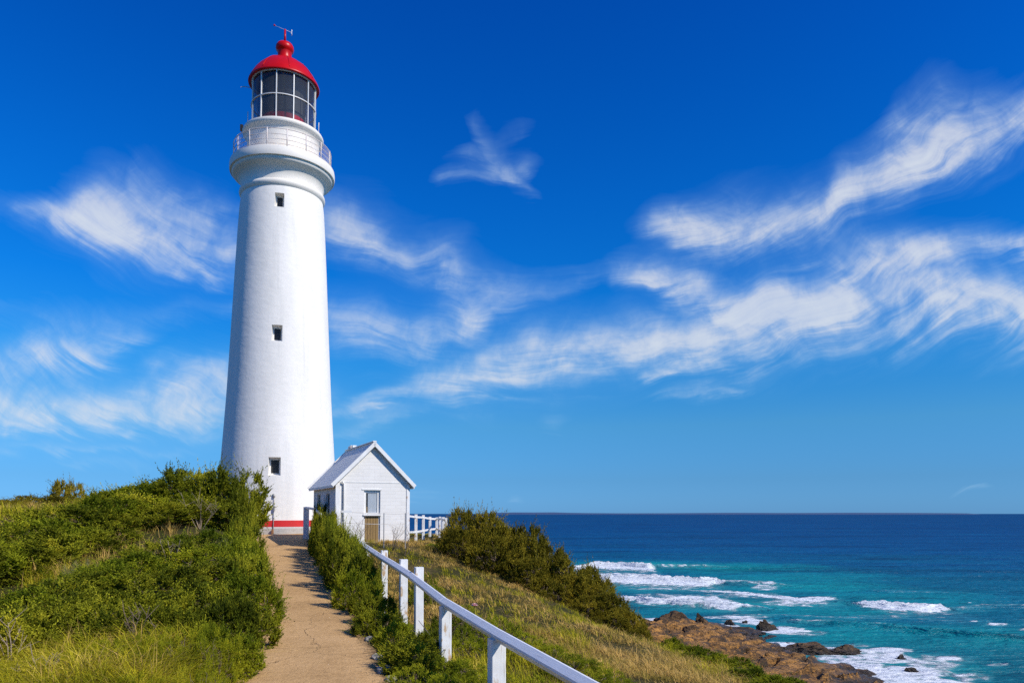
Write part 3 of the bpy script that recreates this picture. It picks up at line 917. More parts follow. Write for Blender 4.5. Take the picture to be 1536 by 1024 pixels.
for py, Mx, r, zc, ww, hh in WIN:
    b2 = bmesh.new()
    d = r - 0.40; s = 0.42
    W2, H2 = ww / 2 * .9, hh / 2 * .9
    t = 0.07
    box(b2, d - .06, d, -W2 * 1.1, -W2 + t, zc - H2 * 1.1, zc + H2 * 1.1, Mx); box(b2, d - .06, d, W2 - t, W2 * 1.1, zc - H2 * 1.1, zc + H2 * 1.1, Mx)
    box(b2, d - .058, d - .002, -W2 + t, W2 - t, zc + H2 - t, zc + H2 * 1.1, Mx); box(b2, d - .058, d - .002, -W2 + t, W2 - t, zc - H2 * 1.1, zc - H2 + t, Mx)
    w_ = obj('window', b2, M['whitebar'], light)
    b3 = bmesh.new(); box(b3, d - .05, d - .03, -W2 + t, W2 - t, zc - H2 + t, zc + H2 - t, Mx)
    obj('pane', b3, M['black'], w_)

# red stripe and plinth
bm = bmesh.new(); r0 = lv(784, 90.9)[0]
lathe(bm, [(r0 - .3, stripe_z0), (r0 + .012, stripe_z0), (r0 + .006, stripe_z1), (r0 - .3, stripe_z1)], 128, closed=True)
obj('red_stripe', bm, M['redband'], light, True, R(40))
bm = bmesh.new(); r1 = r0 + 0.06
lathe(bm, [(r1, -1.2), (r1, stripe_z0 - 0.08), (r1 - .05, stripe_z0), (r1 - .4, stripe_z0)], 128)
obj('plinth', bm, M['plinth'], light, True, R(30))

# astragal ring, neck and gallery cornice
bm = bmesh.new()
ast = [(303.5, 61.3), (302, 62.8), (300, 64.2), (297.5, 64.8), (295, 64.3), (293.5, 62.6), (293, 61.4)]
lathe(bm, L_(ast), 128)
obj('astragal', bm, M['cornice'], light, True, R(50))
bm = bmesh.new()
cor = [(293, 61.3), (289, 61.4), (284, 62.2), (279, 64.6), (275.5, 68.0), (273, 71.8), (271.5, 74.2), (269.5, 75.6), (267.3, 75.7), (266.8, 76.6), (266.6, 78.6), (264, 79.2), (259, 79.2), (254.5, 78.4), (253, 76.0), (252.8, 50)]
lathe(bm, L_(cor), 128)
obj('gallery_cornice', bm, M['cornice'], light, True, R(38))
bm = bmesh.new()
drum = [(253, 54.3), (219, 54.0), (216.5, 54.3), (213, 56.8), (211, 59.6), (209.5, 60.8), (206.5, 61.0), (205, 60.2), (204.6, 46)]
lathe(bm, L_(drum), 128)
obj('lantern_drum', bm, M['cornice'], light, True, R(38))

# gallery railing
gal = None
rR, zdeck = L_([(253, 73.2)])[0]
zt = L_([(228, 73.2)])[0][1]
bm = bmesh.new()
for fz, rad in ((1.0, .024), (0.68, .016), (0.40, .016), (0.14, .016)):
    ringtube(bm, rR, zdeck + (zt - zdeck) * fz, rad, 96)
rail = obj('gallery_railing', bm, M['rail'], light, True)
NP_ = 16
for k in range(NP_):
    a = FACE + R(4) + k * 2 * math.pi / NP_
    p = Vector((rR * math.cos(a), rR * math.sin(a), 0))
    bm = bmesh.new()
    tube(bm, [p + Vector((0, 0, zdeck - .03)), p + Vector((0, 0, zt + .03))], .030, 8)
    obj('post', bm, M['rail'], rail, True)
# wire mesh infill on part of the railing
for a0, a1 in ((R(28), R(100)), (R(-62), R(-6))):
    bm = bmesh.new()
    na = int((a1 - a0) / R(2.2))
    for i in range(na):
        for s in (1, -1):
            pts = []
            for j in range(5):
                a = FACE + a0 + (i + s * j * 0.75) * R(2.2)
                pts.append((rR * math.cos(a), rR * math.sin(a), zdeck + .05 + (zt - zdeck - .08) * j / 4))
            tube(bm, pts, .0045, 4, cap=False)
    obj('railing_mesh', bm, M['rail'], rail)

# lantern glazing
rG, zg0 = L_([(205, 48.2)])[0]
_, zg1 = L_([(131, 48.2)])[0]
_, zgm = L_([(166, 48.2)])[0]
rG = lv(166, 48.3)[0]
bm = bmesh.new(); lathe(bm, [(rG - .03, zg0), (rG - .03, zg1)], 96)
obj('lantern_glass', bm, M['glass'], light, True)
bm = bmesh.new()
for z, h in ((zg0 + .05, .10), (zgm, .042), (zg1 - .03, .06)):
    lathe(bm, [(rG - .05, z - h / 2), (rG + .035, z - h / 2), (rG + .035, z + h / 2), (rG - .05, z + h / 2)], 96, closed=True)
gb = obj('glazing_frame', bm, M['whitebar'], light, True, R(40))
for k in range(12):
    a = FACE + R(-13.3) + k * R(30)
    bm = bmesh.new()
    Mx = Matrix.Rotation(a, 4, 'Z')
    box(bm, rG - .05, rG + .035, -.025, .025, zg0 + .1, zg1 - .065, Mx)
    obj('glazing_bar', bm, M['whitebar'], gb)
# inside: dark blind cylinder, red base ring, lens
bm = bmesh.new(); lathe(bm, [(rG * .66, zg0 + .86), (rG * .70, zg1 - .02)], 64)
obj('blackout_blind', bm, M['curtain'], light, True)
bm = bmesh.new(); lathe(bm, [(rG * .69, zg0 + .02), (rG * .69, zg0 + .84), (rG * .65, zg0 + .86), (0.01, zg0 + .86)], 64)
obj('red_lens_base', bm, M['red'], light, True, R(40))
bm = bmesh.new(); lathe(bm, [(0.3, zg0 + .87), (.55, zg0 + 1.1), (.62, zg0 + 1.5), (.55, zg0 + 2.0), (.3, zg0 + 2.3)], 32)
obj('lens', bm, M['lightmetal'], light, True)
bm = bmesh.new(); lathe(bm, [(rG - .02, zg0 - .0), (0.01, zg0 + .004)], 64)
obj('lantern_floor', bm, M['cornice'], light)

# dome
bm = bmesh.new()
dome = [(131.3, 47), (131.2, 52.0), (131.8, 53.4), (130.6, 53.8), (129.3, 53.0), (127, 52.2), (122, 49.2), (116, 45.4), (110, 40.4), (104, 34.2), (99, 27.5), (95, 20.5), (92, 14), (90.3, 10.8)]
lathe(bm, L_(dome), 96)
dm = obj('dome', bm, M['red'], light, True, R(50))
bm = bmesh.new()
vent = [(91.2, 11.2), (90, 10.6), (80, 10.4), (78.6, 11.2), (77, 13.0), (74, 13.8), (70.5, 13.2), (67.5, 11.2), (65.2, 7.0), (63.8, 2.4), (63.3, 0.2)]
lathe(bm, L_(vent), 48)
vt = obj('ball_vent', bm, M['red'], dm, True, R(50))
# dome seams
bm = bmesh.new()
for k in range(8):
    a = FACE + R(8) + k * R(45)
    pts = [(r * 1.004 * math.cos(a), r * 1.004 * math.sin(a), z + .004) for r, z in L_(dome[5:])]
    tube(bm, pts, .018, 5)
obj('dome_seam', bm, M['red'], dm, True)
# lightning rod and wind vane
ztop = L_([(64, 0)])[0][1]; zrod = L_([(44.5, 0)])[0][1]
bm = bmesh.new(); tube(bm, [(0, 0, ztop), (0, 0, zrod)], [.07, .05], 8)
vane = obj('vane_rod', bm, M['red'], light, True)
camx = Vector((math.cos(FACE + math.pi / 2), math.sin(FACE + math.pi / 2), 0))       # towards picture right from the tower
k = TY / F * 1.05
bm = bmesh.new()
a_ = camx * (-15 * k) + Vector((0, 0, zrod + 3.2 * k)); b_ = camx * (9.5 * k) + Vector((0, 0, zrod - 2.8 * k))
tube(bm, [a_, b_], .010, 6)
for dz in (.13, -.13):
    bar(bm, camx * (8.0 * k) + Vector((0, 0, zrod - 2.6 * k + dz * .1)), camx * (10.2 * k) + Vector((0, 0, zrod - 3.0 * k + dz)), .05, .02)
bar(bm, b_ + Vector((0, 0, .17)), b_ - Vector((0, 0, .20)), .05, .02)
va = obj('vane_arm', bm, M['lightmetal'], vane, True)
bm = bmesh.new(); bmesh.ops.create_uvsphere(bm, u_segments=10, v_segments=8, radius=.055)
for v_ in bm.verts: v_.co += a_
obj('vane_tip', bm, M['red'], vane, True)

# handrails round the lantern (hoops at the ledge)
rH, zH = L_([(205, 53.5)])[0]
for da in (R(92), R(-92), R(62 + 180), R(-62 + 180)):
    bm = bmesh.new()
    pts = []
    a0 = FACE + da
    base = [(0, 0), (0, .9), (.03, 1.0), (.14, 1.05), (.36, 1.05), (.47, 1.0), (.5, .9), (.5, 0)]
    for t, z in base:
        a = a0 - math.copysign(t * .35, da)
        pts.append((rH * math.cos(a), rH * math.sin(a), zH + z))
    tube(bm, pts, .022, 6)
    obj('lantern_handrail', bm, M['whitebar'], light, True)
# small vane pipe by the eaves and lamp on the drum ledge
bm = bmesh.new()
p0 = Vector((0, 0, L_([(140, 0)])[0][1])) - camx * (52 * k)
tube(bm, [p0 + camx * .5, p0 - camx * .15, p0 - camx * .32 + Vector((0, 0, -.08))], .02, 6)
obj('eaves_bracket', bm, M['galv'], light)
bm = bmesh.new()
p0 = Vector((0, 0, L_([(200, 0)])[0][1])) - camx * (57.5 * k)
box(bm, -.07, .07, -.07, .07, -.25, .12, Matrix.Translation(p0))
obj('ledge_lamp', bm, M['rust'], light)
# conduit with junction box on the wall near the ground
bm = bmesh.new()


def on_wall(px, py, out=0.06):
    # point on the shaft front at that picture position
    d = ray(px, py)
    lo, hi = 30.0, 42.0
    for _ in range(50):
        mid = (lo + hi) / 2
        p = d * (mid / d.y)
        z = p.z - TB
        rad = shaft_r(z) if z > stripe_z1 else r1
        if math.hypot(p.x - TX, p.y - TY) > rad + out: lo = mid
        else: hi = mid
    p = d * (lo / d.y)
    return Vector((p.x - TX, p.y - TY, p.z - TB))


tube(bm, [on_wall(411, 741, .05), on_wall(411.2, 762, .05)], .016, 6)
tube(bm, [on_wall(411, 764, .05), on_wall(410.3, 780, .05), on_wall(409.3, 799, .06)], .022, 8)
tube(bm, [on_wall(411, 740.3, .06), on_wall(411, 745.5, .06)], .06, 8)
cd = obj('conduit', bm, M['galv'], light, True)
bm = bmesh.new(); c = on_wall(411.4, 762.5, .10)
bar(bm, c + Vector((0, 0, -.13)), c + Vector((0, 0, .13)), .10, .07, ch=.012)
obj('junction_box', bm, M['galv'], cd)
bm = bmesh.new(); c = on_wall(408.8, 797, .12)
bar(bm, c + Vector((0, 0, -.13)), c + Vector((0, 0, .13)), .10, .10, ch=.012)
obj('drain_box', bm, M['rust'], cd)
bm = bmesh.new(); c = on_wall(386.8, 759.5, .10)
bar(bm, c + Vector((0, 0, -.17)), c + Vector((0, 0, .17)), .07, .09, ch=.01)
obj('wall_bracket', bm, M['rust'], light)

# ------------------------------------------------------------------ hut
HR = R(26)
HS = 31.0 / 30.0
HL = P(504, 770, 31.0)
hut = empty('hut', (HL.x, HL.y, -1.28 * HS), HR)
hut.scale = (HS, HS, HS)
tag(hut, 'small white painted brick hut with gabled roof and brown half door beside the lighthouse', 'hut')
W, D, EV, AP = 3.09, 4.7, 2.62, 4.22


def hut_mat():
    m, nt, bs = newmat('white painted brick')
    uv = nt.new('ShaderNodeTexCoord').outputs['UV']
    ob_ = nt.new('ShaderNodeTexCoord').outputs['Object']
    br = nt.new('ShaderNodeTexBrick')
    wv = nt.new('ShaderNodeVectorMath', operation='ADD'); nt.l.new(uv, wv.inputs[0])
    ws = nt.new('ShaderNodeVectorMath', operation='SCALE'); nt.l.new(nt.noise(ob_, 2.5, 3, 0.5, col=True), ws.inputs[0]); ws.inputs['Scale'].default_value = 0.035
    nt.l.new(ws.outputs[0], wv.inputs[1]); nt.l.new(wv.outputs[0], br.inputs['Vector'])
    br.inputs['Scale'].default_value = 1.0
    br.inputs['Brick Width'].default_value = 0.46; br.inputs['Row Height'].default_value = 0.15
    br.inputs['Mortar Size'].default_value = 0.008; br.inputs['Mortar Smooth'].default_value = 0.4
    br.inputs['Color1'].default_value = (0.76, 0.735, 0.695, 1); br.inputs['Color2'].default_value = (0.72, 0.695, 0.655, 1); br.inputs['Mortar'].default_value = (0.67, 0.645, 0.61, 1)
    n = nt.noise(ob_, 3, 6, 0.65)
    c = nt.mix(nt.maprange(n, 0.5, 0.75, 0, 0.35), br.outputs['Color'], (0.60, 0.585, 0.56))
    nt.set(bs.inputs['Base Color'], c); bs.inputs['Roughness'].default_value = 0.75; bs.inputs['Specular IOR Level'].default_value = 0.25
    h = nt.math('ADD', nt.math('MULTIPLY', br.outputs['Fac'], -0.5), nt.math('ADD', nt.math('MULTIPLY', n, 0.6), nt.math('MULTIPLY', nt.noise(ob_, 25, 4), 0.25)))
    nt.set(bs.inputs['Normal'], nt.bump(h, 0.28, 0.02))
    return m


M['hut'] = hut_mat()
bm = bmesh.new()
f = [(0, 0, -.5), (W, 0, -.5), (W, 0, EV), (W / 2, 0, AP), (0, 0, EV)]
fr = [bm.verts.new(p) for p in f]; bk = [bm.verts.new((x, D, z)) for x, y, z in f]
bm.faces.new(fr); bm.faces.new(bk[::-1])
for i in range(5): bm.faces.new([fr[i], bk[i], bk[(i + 1) % 5], fr[(i + 1) % 5]])
hw_ = obj('wall', bm, M['hut'], hut)
DX0, DX1, DZ0, DZ1, DZM = 1.15, 1.85, 0.10, 2.26, 1.24
cuts = []
for a in ((DX0, DX1, -.3, .24, DZ0, DZ1), (-.3, .22, 1.25, 1.95, .9, 2.15), (-.3, .22, 3.15, 3.85, .2, 2.15)):
    b2 = bmesh.new(); box(b2, *a); cuts.append(obj('cutter', b2, None, hut))
boolean(hw_, cuts)
me = hw_.data
uvl = me.uv_layers.new(name='UVMap')
for poly in me.polygons:
    n = poly.normal
    for li in poly.loop_indices:
        co = me.vertices[me.loops[li].vertex_index].co
        uvl.data[li].uv = ((co.x if abs(n.y) > .5 else co.y), co.z)
# door: window sash above, brown timber panel below
bm = bmesh.new()
t = .055
box(bm, DX0, DX0 + t, .07, .13, DZ0, DZ1); box(bm, DX1 - t, DX1, .07, .13, DZ0, DZ1); box(bm, DX0 + t, DX1 - t, .072, .128, DZ1 - t, DZ1)
door = obj('door', bm, M['whitebar'], hut)
bm = bmesh.new()
n = 5; w = (DX1 - DX0 - 2 * t) / n
for i in range(n):
    x0 = DX0 + t + i * w
    bar(bm, (x0 + w / 2, .08, DZ0), (x0 + w / 2, .08, DZM - .05), w - .008, .04, up=(0, 1, 0), ch=.006)
obj('lower_panel', bm, M['hutwood'], door)
bm = bmesh.new()
box(bm, DX0 - .03, DX1 + .03, -.05, .10, DZM - .045, DZM + .03)
obj('sill', bm, M['whitebar'], door)
bm = bmesh.new(); s = .05
x0, x1, z0, z1 = DX0 + t + .003, DX1 - t - .003, DZM + .033, DZ1 - t - .003
box(bm, x0, x0 + s, .08, .115, z0, z1); box(bm, x1 - s, x1, .08, .115, z0, z1); box(bm, x0 + s, x1 - s, .082, .113, z1 - s, z1); box(bm, x0 + s, x1 - s, .082, .113, z0, z0 + s)
sash = obj('sash', bm, M['whitebar'], door)
bm = bmesh.new(); box(bm, x0 + s, x1 - s, .095, .10, z0 + s, z1 - s)
obj('glass', bm, M['hutglass'], door)
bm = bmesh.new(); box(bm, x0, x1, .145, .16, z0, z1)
obj('black_backing', bm, M['black'], door)  # black sheet painted in place of the unlit room
bm = bmesh.new()
xa = x0 + s + .09; m_ = 24
a = [bm.verts.new((xa + (x1 - s - xa) * i / m_, .114 + .006 * math.sin(i * 1.9), z0)) for i in range(m_ + 1)]
b = [bm.verts.new((xa + (x1 - s - xa) * i / m_, .114 + .006 * math.sin(i * 1.9 + .4), z1)) for i in range(m_ + 1)]
for i in range(m_): bm.faces.new([a[i], a[i + 1], b[i + 1], b[i]])
obj('curtain', bm, M['cloth'], door, True)
bm = bmesh.new(); box(bm, x0 + .02, x0 + .16, .118, .14, z0 + .02, z0 + .30)
obj('box_behind_glass', bm, M['hutwood'], door)
# lintel line above door and string course
bm = bmesh.new()
box(bm, DX0 - .09, DX1 + .05, -.02, .05, DZ1 + .003, DZ1 + .06)
obj('lintel', bm, M['whitebar'], hut)
bm = bmesh.new()
box(bm, 0.06, W - .06, -.012, .05, EV - .05, EV - .02)
obj('string_course', bm, M['whitebar'], hut)
for y0, y1, zz0, zz1 in ((1.25, 1.95, .9, 2.15), (3.15, 3.85, .2, 2.15)):
    bm = bmesh.new()
    box(bm, .06, .12, y0, y0 + .035, zz0, zz1); box(bm, .06, .12, y1 - .035, y1, zz0, zz1)
    box(bm, .062, .118, y0 + .035, y1 - .035, zz1 - .035, zz1); box(bm, .062, .118, y0 + .035, y1 - .035, zz0, zz0 + .035)
    box(bm, .064, .116, y0 + .035, y1 - .035, (zz0 + zz1) / 2 - .018, (zz0 + zz1) / 2 + .018)
    w_ = obj('window', bm, M['whitebar'], hut)
    bm = bmesh.new(); box(bm, .09, .10, y0 + .035, y1 - .035, zz0 + .035, zz1 - .035)
    obj('pane', bm, M['black'], w_)
# corner boards and downpipe
for x0, x1, y0, y1 in ((-.03, .14, -.03, .12), (W - .10, W + .035, -.03, .12)):
    bm = bmesh.new(); box(bm, x0, x1, y0, y1, -.5, EV - .12)
    obj('corner_board', bm, M['timber'], hut)
bm = bmesh.new(); tube(bm, [(.30, -.06, -.4), (.30, -.06, EV - .12), (.22, -.1, EV - .02)], .04, 8)
obj('downpipe', bm, M['whitebar'], hut, True)


# roof
def roof_mat():
    m, nt, bs = newmat('pale grey roof shingles')
    tc = nt.new('ShaderNodeTexCoord').outputs['UV']
    br = nt.new('ShaderNodeTexBrick'); nt.l.new(tc, br.inputs['Vector'])
    br.inputs['Scale'].default_value = 1.0; br.inputs['Brick Width'].default_value = 0.34; br.inputs['Row Height'].default_value = 0.17
    br.inputs['Mortar Size'].default_value = 0.010
    br.inputs['Color1'].default_value = (0.80, 0.765, 0.71, 1); br.inputs['Color2'].default_value = (0.74, 0.71, 0.66, 1); br.inputs['Mortar'].default_value = (0.69, 0.66, 0.615, 1)
    ob_ = nt.new('ShaderNodeTexCoord').outputs['Object']
    c = nt.mix(nt.maprange(nt.noise(ob_, 4, 6, .7), .5, .75, 0, .5), br.outputs['Color'], (0.55, 0.54, 0.52))
    nt.set(bs.inputs['Base Color'], c); bs.inputs['Roughness'].default_value = 0.7
    nt.set(bs.inputs['Normal'], nt.bump(nt.math('MULTIPLY', br.outputs['Fac'], -1), 0.7, 0.02))
    return m


M['roof'] = roof_mat()
OH, TH, FO_ = 0.24, 0.06, 0.14
sl = math.atan2(AP - EV, W / 2)
roof_root = None
for side in (0, 1):
    s = -1 if side == 0 else 1
    bm = bmesh.new()
    n_ = Vector((s * math.sin(sl), 0, math.cos(sl)))
    ridge = Vector((W / 2, 0, AP)) + Vector((0, 0, .01))
    eave = Vector((0 if side == 0 else W, 0, EV)) + Vector((s * math.cos(sl), 0, -math.sin(sl))) * OH
    nrow = 14
    prev = None
    uvs = {}
    # stepped courses, each lapping over the next
    for i in range(nrow):
        pA = ridge.lerp(eave, i / nrow) + n_ * 0.02
        pB = ridge.lerp(eave, (i + 1) / nrow) + n_ * 0.022
        vs = [bm.verts.new(p + Vector((0, y, 0))) for p, y in ((pA, -FO_), (pA, D + FO_), (pB, D + FO_), (pB, -FO_))]
        vl = [bm.verts.new(p + Vector((0, y, 0)) - n_ * 0.007) for p, y in ((pB, -FO_), (pB, D + FO_))]
        bm.faces.new(vs); bm.faces.new([vs[3], vs[2], vl[1], vl[0]])
    # underside board
    vs = [bm.verts.new(p + Vector((0, y, 0)) - n_ * .005) for p, y in ((ridge, -FO_), (ridge, D + FO_), (eave, D + FO_), (eave, -FO_))]
    bm.faces.new(vs[::-1])
    me = bpy.data.meshes.new('roof'); bm.normal_update(); bm.to_mesh(me); bm.free()
    uvl = me.uv_layers.new(name='UVMap')
    L0 = (eave - ridge).normalized()
    for l in me.loops:
        co = me.vertices[l.vertex_index].co
        uvl.data[l.index].uv = (co.y, (co - ridge).dot(L0))
    o = link('roof', me, M['roof'], hut)
    # fascia and gutter along the eave
    bm = bmesh.new()
    e0 = eave + Vector((s * .012, -FO_ - .02, -.05)); e1 = eave + Vector((s * .012, D + FO_ + .02, -.05))
    bar(bm, e0, e1, .05, .12, ch=.012)
    obj('gutter', bm, M['whitebar'], o)
    # barge boards front and back
    for yy in (-FO_ - .045, D + FO_ + .045):
        bm = bmesh.new()
        bar(bm, ridge + Vector((-s * .02, yy, -.02)), eave + Vector((s * .05, yy, -.02)), .05, .155, up=(n_.x, 0, n_.z), ch=.008)
        obj('barge_board', bm, M['whitebar'], o)
bm = bmesh.new(); bar(bm, (W / 2, -FO_ - .03, AP + .075), (W / 2, D + FO_ + .03, AP + .075), .16, .05, ch=.015)
obj('ridge_cap', bm, M['whitebar'], hut)
bm = bmesh.new()
for y, h in ((D * .72, .10), (D * .80, .13), (D * .86, .10)):
    box(bm, W / 2 - .09, W / 2 + .09, y - .12, y + .12, AP + .101, AP + .1 + h)
obj('ridge_vent', bm, M['timber'], hut)

# ------------------------------------------------------------------ fences
def fence_posts(root, posts, w, mat='timber'):
    for a, b in posts:
        bm = bmesh.new()
        bar(bm, a, b, w, w, up=(PSL, 1, 0), ch=w * .06)
        obj('post', bm, M[mat], root)


# handrail fence beside the path
fence = empty('handrail_fence', (-2.0, 14.4, tz(-2.0, 14.4)))
fence_org = fence.location.copy()
tag(fence, 'white timber post and rail fence on the near slope beside the path', 'fence')


def rail_Y(py): return 1.913 / (0.046 + (py - 770) / F)


RL = [(537, 812), (568, 833), (595, 849.5), (617, 864), (668, 904), (745, 951), (874, 1024)]
RPTS = [P(a, b, rail_Y(b)) for a, b in RL]
dirn = (RPTS[-1] - RPTS[-2]).normalized()
RPTS.append(RPTS[-1] + dirn * 3.2)


def rail_mesh(pts, w, h, roll=R(52), extra=0.0):
    bm = bmesh.new(); rings = []
    ch = .018
    base = [(-w / 2 + ch, -h / 2), (w / 2 - ch, -h / 2), (w / 2, -h / 2 + ch), (w / 2, h / 2 - ch), (w / 2 - ch, h / 2), (-w / 2 + ch, h / 2), (-w / 2, h / 2 - ch), (-w / 2, -h / 2 + ch)]
    for i, p in enumerate(pts):
        t = (pts[min(i + 1, len(pts) - 1)] - pts[max(i - 1, 0)]).normalized()
        s = t.cross(Vector((0, 0, 1))).normalized(); u = s.cross(t)
        s2 = s * math.cos(roll) + u * math.sin(roll); u2 = -s * math.sin(roll) + u * math.cos(roll)
        rings.append([bm.verts.new(p - fence_org + s2 * x * (1 + extra) + u2 * y * (1 + extra)) for x, y in base])
    for a, b in zip(rings, rings[1:]):
        for k in range(8): bm.faces.new([a[k], a[(k + 1) % 8], b[(k + 1) % 8], b[k]])
    bm.faces.new(rings[0][::-1]); bm.faces.new(rings[-1])
    return bm


RW, RH = .128, .128
J = RPTS[4]
JA = J + (RPTS[3] - J).normalized() * .09; JB = J + (RPTS[5] - J).normalized() * .13
obj('rail', rail_mesh(RPTS[:4] + [JA + (RPTS[3] - J).normalized() * .006], RW, RH), M['railwood'], fence)
obj('rail', rail_mesh([JB + (RPTS[5] - J).normalized() * .006] + RPTS[5:], RW, RH), M['railwood'], fence)
obj('rail_joint', rail_mesh([JA, J, JB], RW * .985, RH * .985), M['railwood'], fence)
back = Vector((0.34, 0.10, 0)).normalized()
PST = [(0, .12, -.10, 0.3), (1, .155, .13, 0), (2, .165, .16, 0), (3, .165, .18, .16), (4, .165, -.05, 0), (5, .185, -.05, 0), (7, .185, -.05, 0)]
for i, w, up_, side in PST:
    p = RPTS[i]
    off = back * (.0 if up_ < 0 else (.135 + (w - .15)))
    if i == 3: off = back * .15
    gx_, gy_ = p.x + off.x, p.y + off.y
    zb = tz(gx_, gy_) - .35
    bm = bmesh.new()
    bar(bm, Vector((gx_, gy_, zb)) - fence_org, Vector((gx_, gy_, p.z + up_)) - fence_org, w, w, up=(PSL, 1, 0), ch=.012)
    po = obj('post', bm, M['timber'], fence)
    if w > .13:
        bm = bmesh.new()
        fdir = Vector((-.30, -.954, 0)); c_b = Vector((gx_, gy_, p.z - .16)) - fence_org + fdir * (w / 2)
        tube(bm, [c_b - fdir * .01, c_b + fdir * .014], .016, 8)
        obj('bolt', bm, M['rust'], po, True)
# thin stay pipe near the far end
bm = bmesh.new()
p = P(547, 832, 22); tube(bm, [p - fence_org, P(549, 868, 21.8) - fence_org, Vector((P(549, 868, 21.8).x, 21.8, tz(P(549, 868, 21.8).x, 21.8))) - fence_org], .035, 8)
obj('stay_pipe', bm, M['timber'], fence, True)
bm = bmesh.new(); q = P(546, 826, 22) - fence_org
box(bm, -.16, .16, -.03, .03, -.16, .06, Matrix.Translation(q))
obj('bracket_plate', bm, M['timber'], fence)
# slack wires between the posts
bm = bmesh.new()
pa, pb = P(628, 930, 14.3), P(668, 975, 11.2)
tube(bm, [pa - fence_org, (pa + pb) / 2 - fence_org - Vector((0, 0, .03)), pb - fence_org], .006, 5)
obj('wire', bm, M['deadwood'], fence)

# cliff-edge fence right of the hut
cf = empty('clifftop_fence', (-4.6, 39, tz(-4.6, 39)))
co_ = cf.location.copy()
tag(cf, 'white post and rail fence on the clifftop edge behind the hut', 'fence')
CPX = [(612, 769, 800, 35.0), (624, 771, 801, 36.5), (635, 772, 803, 38), (645, 774.5, 804, 39.5), (655, 775.5, 804, 40.6), (660, 774.5, 804, 38.8), (665, 775, 804, 37.4), (669, 776, 806, 36)]
tops = []
for px, pt, pb, Y in CPX:
    a = P(px, pt, Y); g = tz(a.x, a.y)
    bm = bmesh.new(); bar(bm, Vector((a.x, a.y, g - .3)) - co_, a - co_, .13, .13, up=(0, 1, 0), ch=.01)
    obj('post', bm, M['timber'], cf); tops.append((a, g))
for fr_ in (.90, .36):
    bm = bmesh.new()
    for (a, g), (b, g2) in zip(tops, tops[1:]):
        bar(bm, Vector((a.x, a.y - .09, g + (a.z - g) * fr_)) - co_, Vector((b.x, b.y - .09, g2 + (b.z - g2) * fr_)) - co_, .045, .10, ch=.006)
    obj('rail', bm, M['timber'], cf)

# short gate fence at the top of the path by the hut (right side) and posts on the left
gf = empty('path_top_fence', (P(459, 803, 36).x, 36, float(path_z(36))))
go_ = gf.location.copy()
tag(gf, 'short white fence panel at the top of the path beside the hut', 'fence')
a = P(459.5, 760, 36); g = float(path_z(36))
bm = bmesh.new(); bar(bm, Vector((a.x, a.y, g - .3)) - go_, a - go_, .26, .10, up=(0, 1, 0), ch=.01); obj('post', bm, M['timber'], gf)
b = P(473, 764, 33.5); g2 = tz(b.x, b.y)
bm = bmesh.new(); bar(bm, Vector((b.x, b.y, g2 - .3)) - go_, b - go_, .11, .11, up=(0, 1, 0), ch=.01); obj('post', bm, M['timber'], gf)
c = P(481, 771, 31.2); g3 = tz(c.x, c.y)
bm = bmesh.new(); bar(bm, Vector((c.x, c.y, g3 - .3)) - go_, c - go_, .11, .11, up=(0, 1, 0), ch=.01); obj('post', bm, M['timber'], gf)
bm = bmesh.new()
bar(bm, a - go_ + Vector((0, -.02, -.03)), b - go_ + Vector((0, -.02, .02)), .10, .10, ch=.01); bar(bm, b - go_ + Vector((0, -.02, .02)), c - go_ + Vector((0, -.02, 0)), .10, .10, ch=.01)
obj('rail', bm, M['timber'], gf)

lf = empty('bank_fence', (P(384, 800, 33).x, 33, float(path_z(33))))
lo_ = lf.location.copy()
tag(lf, 'white posts of a fence half hidden by shrubs on the bank side of the path', 'fence')
LP = [(384.5, 757, 35.5), (382.5, 772, 31), (376, 772, 27.5)]
lt = []
for px, py, Y in LP:
    a = P(px, py, Y); g = tz(a.x, a.y)
    bm = bmesh.new(); bar(bm, Vector((a.x, a.y, g - .3)) - lo_, a - lo_, .11, .11, up=(0, 1, 0), ch=.01); obj('post', bm, M['timber'], lf)
    lt.append(a)
bm = bmesh.new()
for p0, p1 in zip(lt, lt[1:]): bar(bm, p0 - lo_ - Vector((0, 0, .12)), p1 - lo_ - Vector((0, 0, .12)), .05, .09)
obj('rail', bm, M['timber'], lf)

# thin wire fence in front of the hut
wf = empty('wire_fence', (P(560, 800, 29).x, 29, tz(P(560, 800, 29).x, 29)))
wo_ = wf.location.copy()
tag(wf, 'thin wire fence with slender grey posts in front of the hut', 'fence')
WP = [(512, 766, 28.6), (576, 769, 29.3), (608, 769, 29.8)]
wt = []
for px, py, Y in WP:
    a = P(px, py, Y); g = tz(a.x, a.y)
    bm = bmesh.new(); tube(bm, [Vector((a.x, a.y, g - .3)) - wo_, a - wo_], .022, 6); obj('post', bm, M['galv'], wf); wt.append(a)
bm = bmesh.new()
for dz in (-.02, -.45):
    for p0, p1 in zip(wt, wt[1:]): tube(bm, [p0 - wo_ + Vector((0, 0, dz)), (p0 + p1) / 2 - wo_ + Vector((0, 0, dz - .015)), p1 - wo_ + Vector((0, 0, dz))], .010, 5)
obj('wire', bm, M['galv'], wf)
a = wt[0]; b = P(528, 766, 28.7)
bm = bmesh.new(); bar(bm, a - wo_ + Vector((0, -.03, -.02)), b - wo_ + Vector((0, -.03, -.02)), .04, .09); obj('rail_stub', bm, M['timber'], wf)

# ------------------------------------------------------------------ vegetation
def norm(v): return v / np.maximum(np.linalg.norm(v, axis=-1, keepdims=True), 1e-9)


